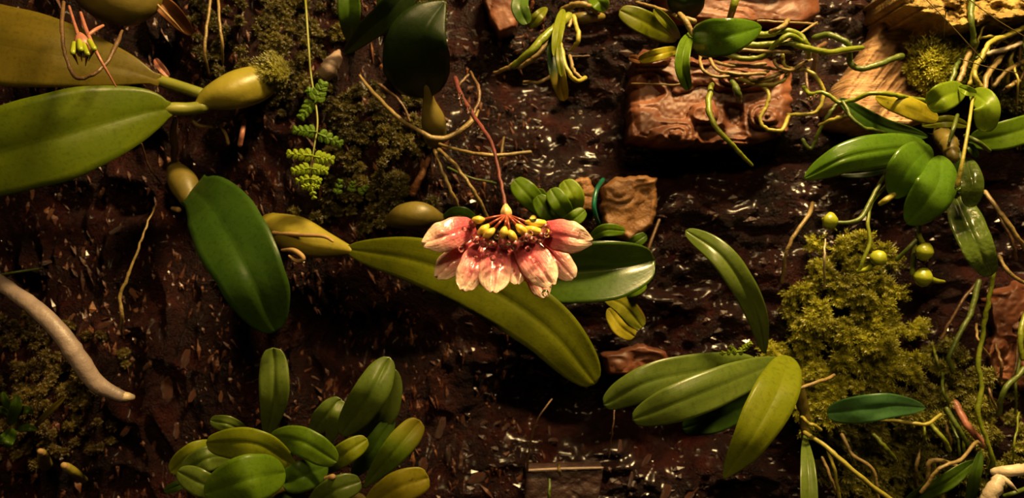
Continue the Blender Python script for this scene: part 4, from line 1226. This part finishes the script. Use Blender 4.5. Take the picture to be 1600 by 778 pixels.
# ------------------------------------------------------------------ leafy cluster, bottom
U = thing('leafy_orchid', 'dense clump of many small overlapping oval leaves', 'orchid', (460, 765, 16))
LV = [([(417, 684, 28), (428, 622, 36), (427, 543, 36)], 24, 'pale_sheen', dict(p=.6, q=.36, fold=.3, cup=-.4, groove=.9)),
      ([(553, 690, 22), (596, 645, 30), (616, 576, 30)], 24, 'pale_sheen', dict(p=.5, q=.5)),
      ([(533, 680, 30), (574, 622, 40), (609, 558, 38)], 28, 'pale_sheen', dict(p=.5, q=.48, fold=.2, cup=-.4, groove=.7)),
      ([(487, 680, 22), (508, 650, 28), (533, 623, 28)], 18, 'pale_sheen', dict(p=.45, q=.4)),
      ([(514, 690, 26), (526, 655, 31), (535, 626, 30)], 13, 'pale_sheen', dict(p=.45, q=.4, groove=0)),
      ([(422, 681, 40), (472, 690, 48), (527, 722, 46)], 24, 'green', dict(p=.5, q=.42, fold=.15, cup=-.4)),
      ([(502, 737, 34), (540, 708, 40), (574, 686, 38)], 18, 'yellow_green', dict(p=.5, q=.38)),
      ([(550, 745, 24), (582, 702, 30), (614, 652, 29)], 17, 'green_mid', dict(p=.5, q=.45)),
      ([(568, 762, 28), (610, 712, 38), (657, 657, 36)], 22, 'yellowing', dict(p=.75, q=.36, fold=.2)),
      ([(570, 796, 36), (618, 764, 44), (670, 746, 42)], 26, 'yellow', dict(p=.5, q=.32)),
      ([(390, 680, 26), (360, 664, 34), (328, 657, 33)], 13, 'pale_sheen', dict(p=.5, q=.38)),
      ([(345, 695, 30), (305, 706, 36), (266, 738, 34)], 17, 'yellow_green', dict(p=.5, q=.36)),
      ([(365, 712, 34), (325, 716, 40), (283, 740, 38)], 20, 'pale_sheen', dict(p=.5, q=.45)),
      ([(352, 775, 34), (315, 756, 42), (277, 736, 40)], 22, 'pale_sheen', dict(p=.5, q=.45)),
      ([(300, 752, 22), (280, 758, 26), (256, 768, 24)], 8, 'green_mid', {}),
      ([(460, 728, 44), (400, 694, 52), (322, 692, 48)], 28, 'yellow_green', dict(p=.5, q=.42, WR=24, cup=-.4)),
      ([(446, 738, 48), (390, 748, 58), (319, 772, 54)], 38, 'green', dict(p=.42, q=.5, cup=-.45, fold=.15)),
      ([(512, 728, 38), (478, 742, 46), (440, 757, 46)], 25, 'green_mid', dict(p=.5, q=.4, cup=-.4)),
      ([(478, 800, 40), (520, 768, 48), (564, 752, 46)], 22, 'pale_sheen', dict(p=.5, q=.36)),
      ([(410, 800, 40), (440, 784, 44), (480, 780, 42)], 14, 'green_mid', {})]
for pts, w, m, kw in LV:
    leaf(U, pts, w, MAT[m], **{**dict(fold=.2, cup=-.35, groove=.4, th=1.0, nu=26), **kw})
tube(U, [(509, 748, 46), (520, 745, 48)], [4, 5], MAT['dry_pale'], 'bract')
tube(U, [(400, 790, 16), (460, 760, 20), (540, 770, 20), (590, 800, 16)], 9, MAT['bulb_dim'], 'rhizome', jit=2)

# ------------------------------------------------------------------ loose roots and small things on the left
K2 = thing('aerial_root', 'thick smooth mauve grey root sloping down over brown moss', 'root', (-20, 425, 20))
tube(K2, [(-110, 360, 2), (-40, 408, 20), (0, 441, 28), (50, 478, 32), (92, 518, 33), (122, 560, 32), (148, 597, 30), (176, 614, 28), (192, 620, 27)],
     [9, 10, 11, 13, 14.5, 14.5, 14, 11, 9], MAT['root_mauve'], 'root_body', sides=14, n=44, jit=.5)
tube(K2, [(188, 619, 27), (198, 620, 27), (205, 621, 26)], [8, 7.5, 6], MAT['root_pale'], 'root_tip')
tag(tube(None, [(242, 322, 10), (228, 355, 16), (214, 395, 18), (200, 432, 19), (188, 462, 19), (190, 495, 18), (190, 522, 12)], [1, 1.5, 2, 2.6, 3, 3, 2], MAT['root_tan'], 'thin_root', jit=1.2),
    'thin tan root hanging over bare dark wall beside the dark leaf', 'root')
tag(tube(None, [(-10, 432, 14), (20, 426, 18), (60, 420, 14)], 2, MAT['root_dark_green'], 'thin_root'), 'thin dark green root above the thick mauve root', 'root')
for i, (pts, lab) in enumerate((([(331, -60, 3), (329, -5, 14), (322, 50, 18), (320, 85, 18), (326, 115, 12)], 'brown thread with a hooked end dangling above the yellow pseudobulb'),
                                ([(340, -60, 3), (341, -5, 14), (343, 30, 18), (347, 70, 18), (348, 98, 12)], 'straight brown thread dangling beside the hooked thread'))):
    tag(tube(None, pts, [1.6, 2.4, 2.6, 1.6], MAT['root_tan'], 'dangling_root', jit=.7), lab, 'root')
W_ = thing('leafy_seedling', 'tiny star shaped green seedlings on the brownish moss', 'plant', (30, 660, 14))
for pts, w in [([(14, 665, 18), (24, 640, 26), (27, 616, 26)], 10), ([(16, 650, 20), (40, 640, 26), (52, 646, 24)], 7), ([(24, 672, 18), (14, 690, 26), (10, 702, 24)], 8), ([(22, 670, 18), (6, 684, 24), (-8, 690, 22)], 7),
               ([(26, 672, 16), (44, 668, 22), (58, 672, 20)], 6), ([(16, 648, 18), (0, 640, 24), (-10, 638, 22)], 6), ([(20, 655, 16), (8, 625, 22), (4, 612, 20)], 7)]:
    leaf(W_, pts, w, MAT['green_mid'], p=.5, q=.5, nu=16, nv=8)
tag(leaf(None, [(50, 672, 14), (75, 645, 22), (102, 620, 24)], 5, MAT['olive_dim'], 'grass_shoot', p=.5, q=.5), 'narrow olive grass blade leaning over the brownish moss', 'leaf')
for lab, pts, r in (('short yellow cut stub lying below the brownish moss', [(132, 750, 14), (116, 738, 22), (103, 729, 26)], [5, 7, 6.5]),
                    ('stubby green brown shoot tip below the star shaped seedlings', [(72, 726, 10), (68, 716, 20), (66, 707, 26)], [9, 9, 6])):
    s_ = thing('cut_shoot', lab, 'shoot', (pts[0][0], pts[0][1], 8))
    tube(s_, pts, r, MAT['bulb'], 'shoot_body', sides=12)
    e = pts[-1]
    tube(s_, [(e[0] + 1, e[1] + 1, e[2]), (e[0] - 3, e[1] - 2, e[2] + 1)], r[-1] * .8, MAT['dry_pale'], 'cut_end', sides=12)
tag(tube(None, [(382, 188, 10), (379, 205, 15), (375, 226, 14)], [3, 4, 4], MAT['stem_pink'], 'stick'), 'short pinkish stick on the dark wall below the yellow pseudobulb', 'stick')
for lab, pts, r, m in (('thin knotted twig rising from the ledge board', [(824, 735, 16), (828, 700, 20), (838, 660, 22), (862, 624, 18)], [2.5, 1.8, 1.8, 1.4], 'root_brown'),
                       ('fine dark twig hanging below the strap leaf tip', [(960, 640, 20), (957, 670, 22), (951, 715, 18)], 1.4, 'root_brown'),
                       ('green grass stalk standing against the ledge board', [(858, 800, 24), (858, 770, 26), (859, 750, 24)], 2.6, 'root_dark_green'),
                       ('pale stub lying over the ledge board edge', [(876, 742, 22), (874, 734, 24), (873, 727, 22)], 2.6, 'root_tan')):
    tag(tube(None, pts, r, MAT[m], 'twig', jit=.8), lab, 'twig')

# ------------------------------------------------------------------ wood chips: each a thing, three shared meshes
def chip_mesh(k):
    rg = np.random.default_rng(100 + k)
    nr, m = 6, 7
    Vv = []
    for i in range(nr):
        f = i / (nr - 1)
        w = (.35 + .65 * math.sin(math.pi * (.12 + .76 * f))) * (.8 + .4 * rg.random())
        for j in range(m):
            a = 2 * math.pi * j / m
            Vv.append((w * .34 * math.cos(a) * (.8 + .4 * rg.random()), w * .22 * math.sin(a) * (.8 + .4 * rg.random()), (f - .5) + .06 * rg.normal()))
    me = bpy.data.meshes.new('wood_chip')
    me.from_pydata(Vv, [], ring_faces(nr, m))
    b2 = bmesh.new()
    b2.from_mesh(me)
    bmesh.ops.recalc_face_normals(b2, faces=b2.faces)
    b2.to_mesh(me)
    b2.free()
    me.materials.append(MAT['chip'] if k < 3 else MAT['chip_dark'])
    return me


CH = [chip_mesh(k) for k in range(6)]
CHIPS = [(157, 306, 24, 70), (78, 335, 16, 20), (65, 348, 18, 0), (180, 362, 22, 60), (72, 411, 16, 80), (158, 431, 15, 70), (42, 454, 14, 30), (206, 455, 24, 140), (110, 498, 18, 40),
         (162, 508, 20, 70), (312, 482, 22, 10), (305, 460, 12, 0), (96, 300, 14, 60), (130, 394, 12, 0), (50, 300, 20, 5), (259, 610, 34, 5), (290, 560, 26, 10), (303, 614, 20, 30),
         (230, 572, 16, 60), (190, 520, 20, 80), (345, 620, 16, 5), (200, 668, 26, 40), (240, 700, 20, 10), (276, 672, 16, 0), (484, 567, 14, 15), (515, 602, 18, 20), (330, 560, 14, 30),
         (687, 672, 30, 15), (700, 710, 24, 10), (750, 745, 26, 70), (723, 655, 14, 0), (755, 662, 18, 60), (790, 668, 16, 40), (720, 720, 22, 20), (660, 730, 30, 8), (438, 12, 34, -25),
         (775, 662, 14, 60), (862, 690, 26, 70), (858, 676, 14, 0), (968, 700, 22, 10), (1040, 770, 22, 20), (1080, 772, 24, 60), (985, 752, 24, 0), (1010, 720, 18, 30)]
for i, (x, y, L, ang) in enumerate(CHIPS):
    o = bpy.data.objects.new('wood_chip', CH[(0 if y < 20 else i % 6) if y < 640 else 3 + i % 3])
    COL.objects.link(o)
    h = surf(x, y) + .2
    o.location = P(x, y, h)
    k = L * .2 * MM * (CAM_D - h) / CAM_D * 1.1
    o.scale = (k * random.uniform(.5, .9), k * .6, k * random.uniform(.9, 1.35))
    o.rotation_euler = (random.uniform(-.3, .3), math.radians(ang), random.uniform(-1, 1))
    pale = o.data.materials[0] == MAT['chip']
    if (x, y) == (438, 12):
        tag(o, 'tan wood chip lying in the dull olive moss', 'wood chip')
    else:
        tag(o, ('light brown' if pale else 'dark red brown') + ' wood splinter stuck in the dark peat wall', 'wood chip', ('light' if pale else 'dark') + ' wood splinters in the peat wall')
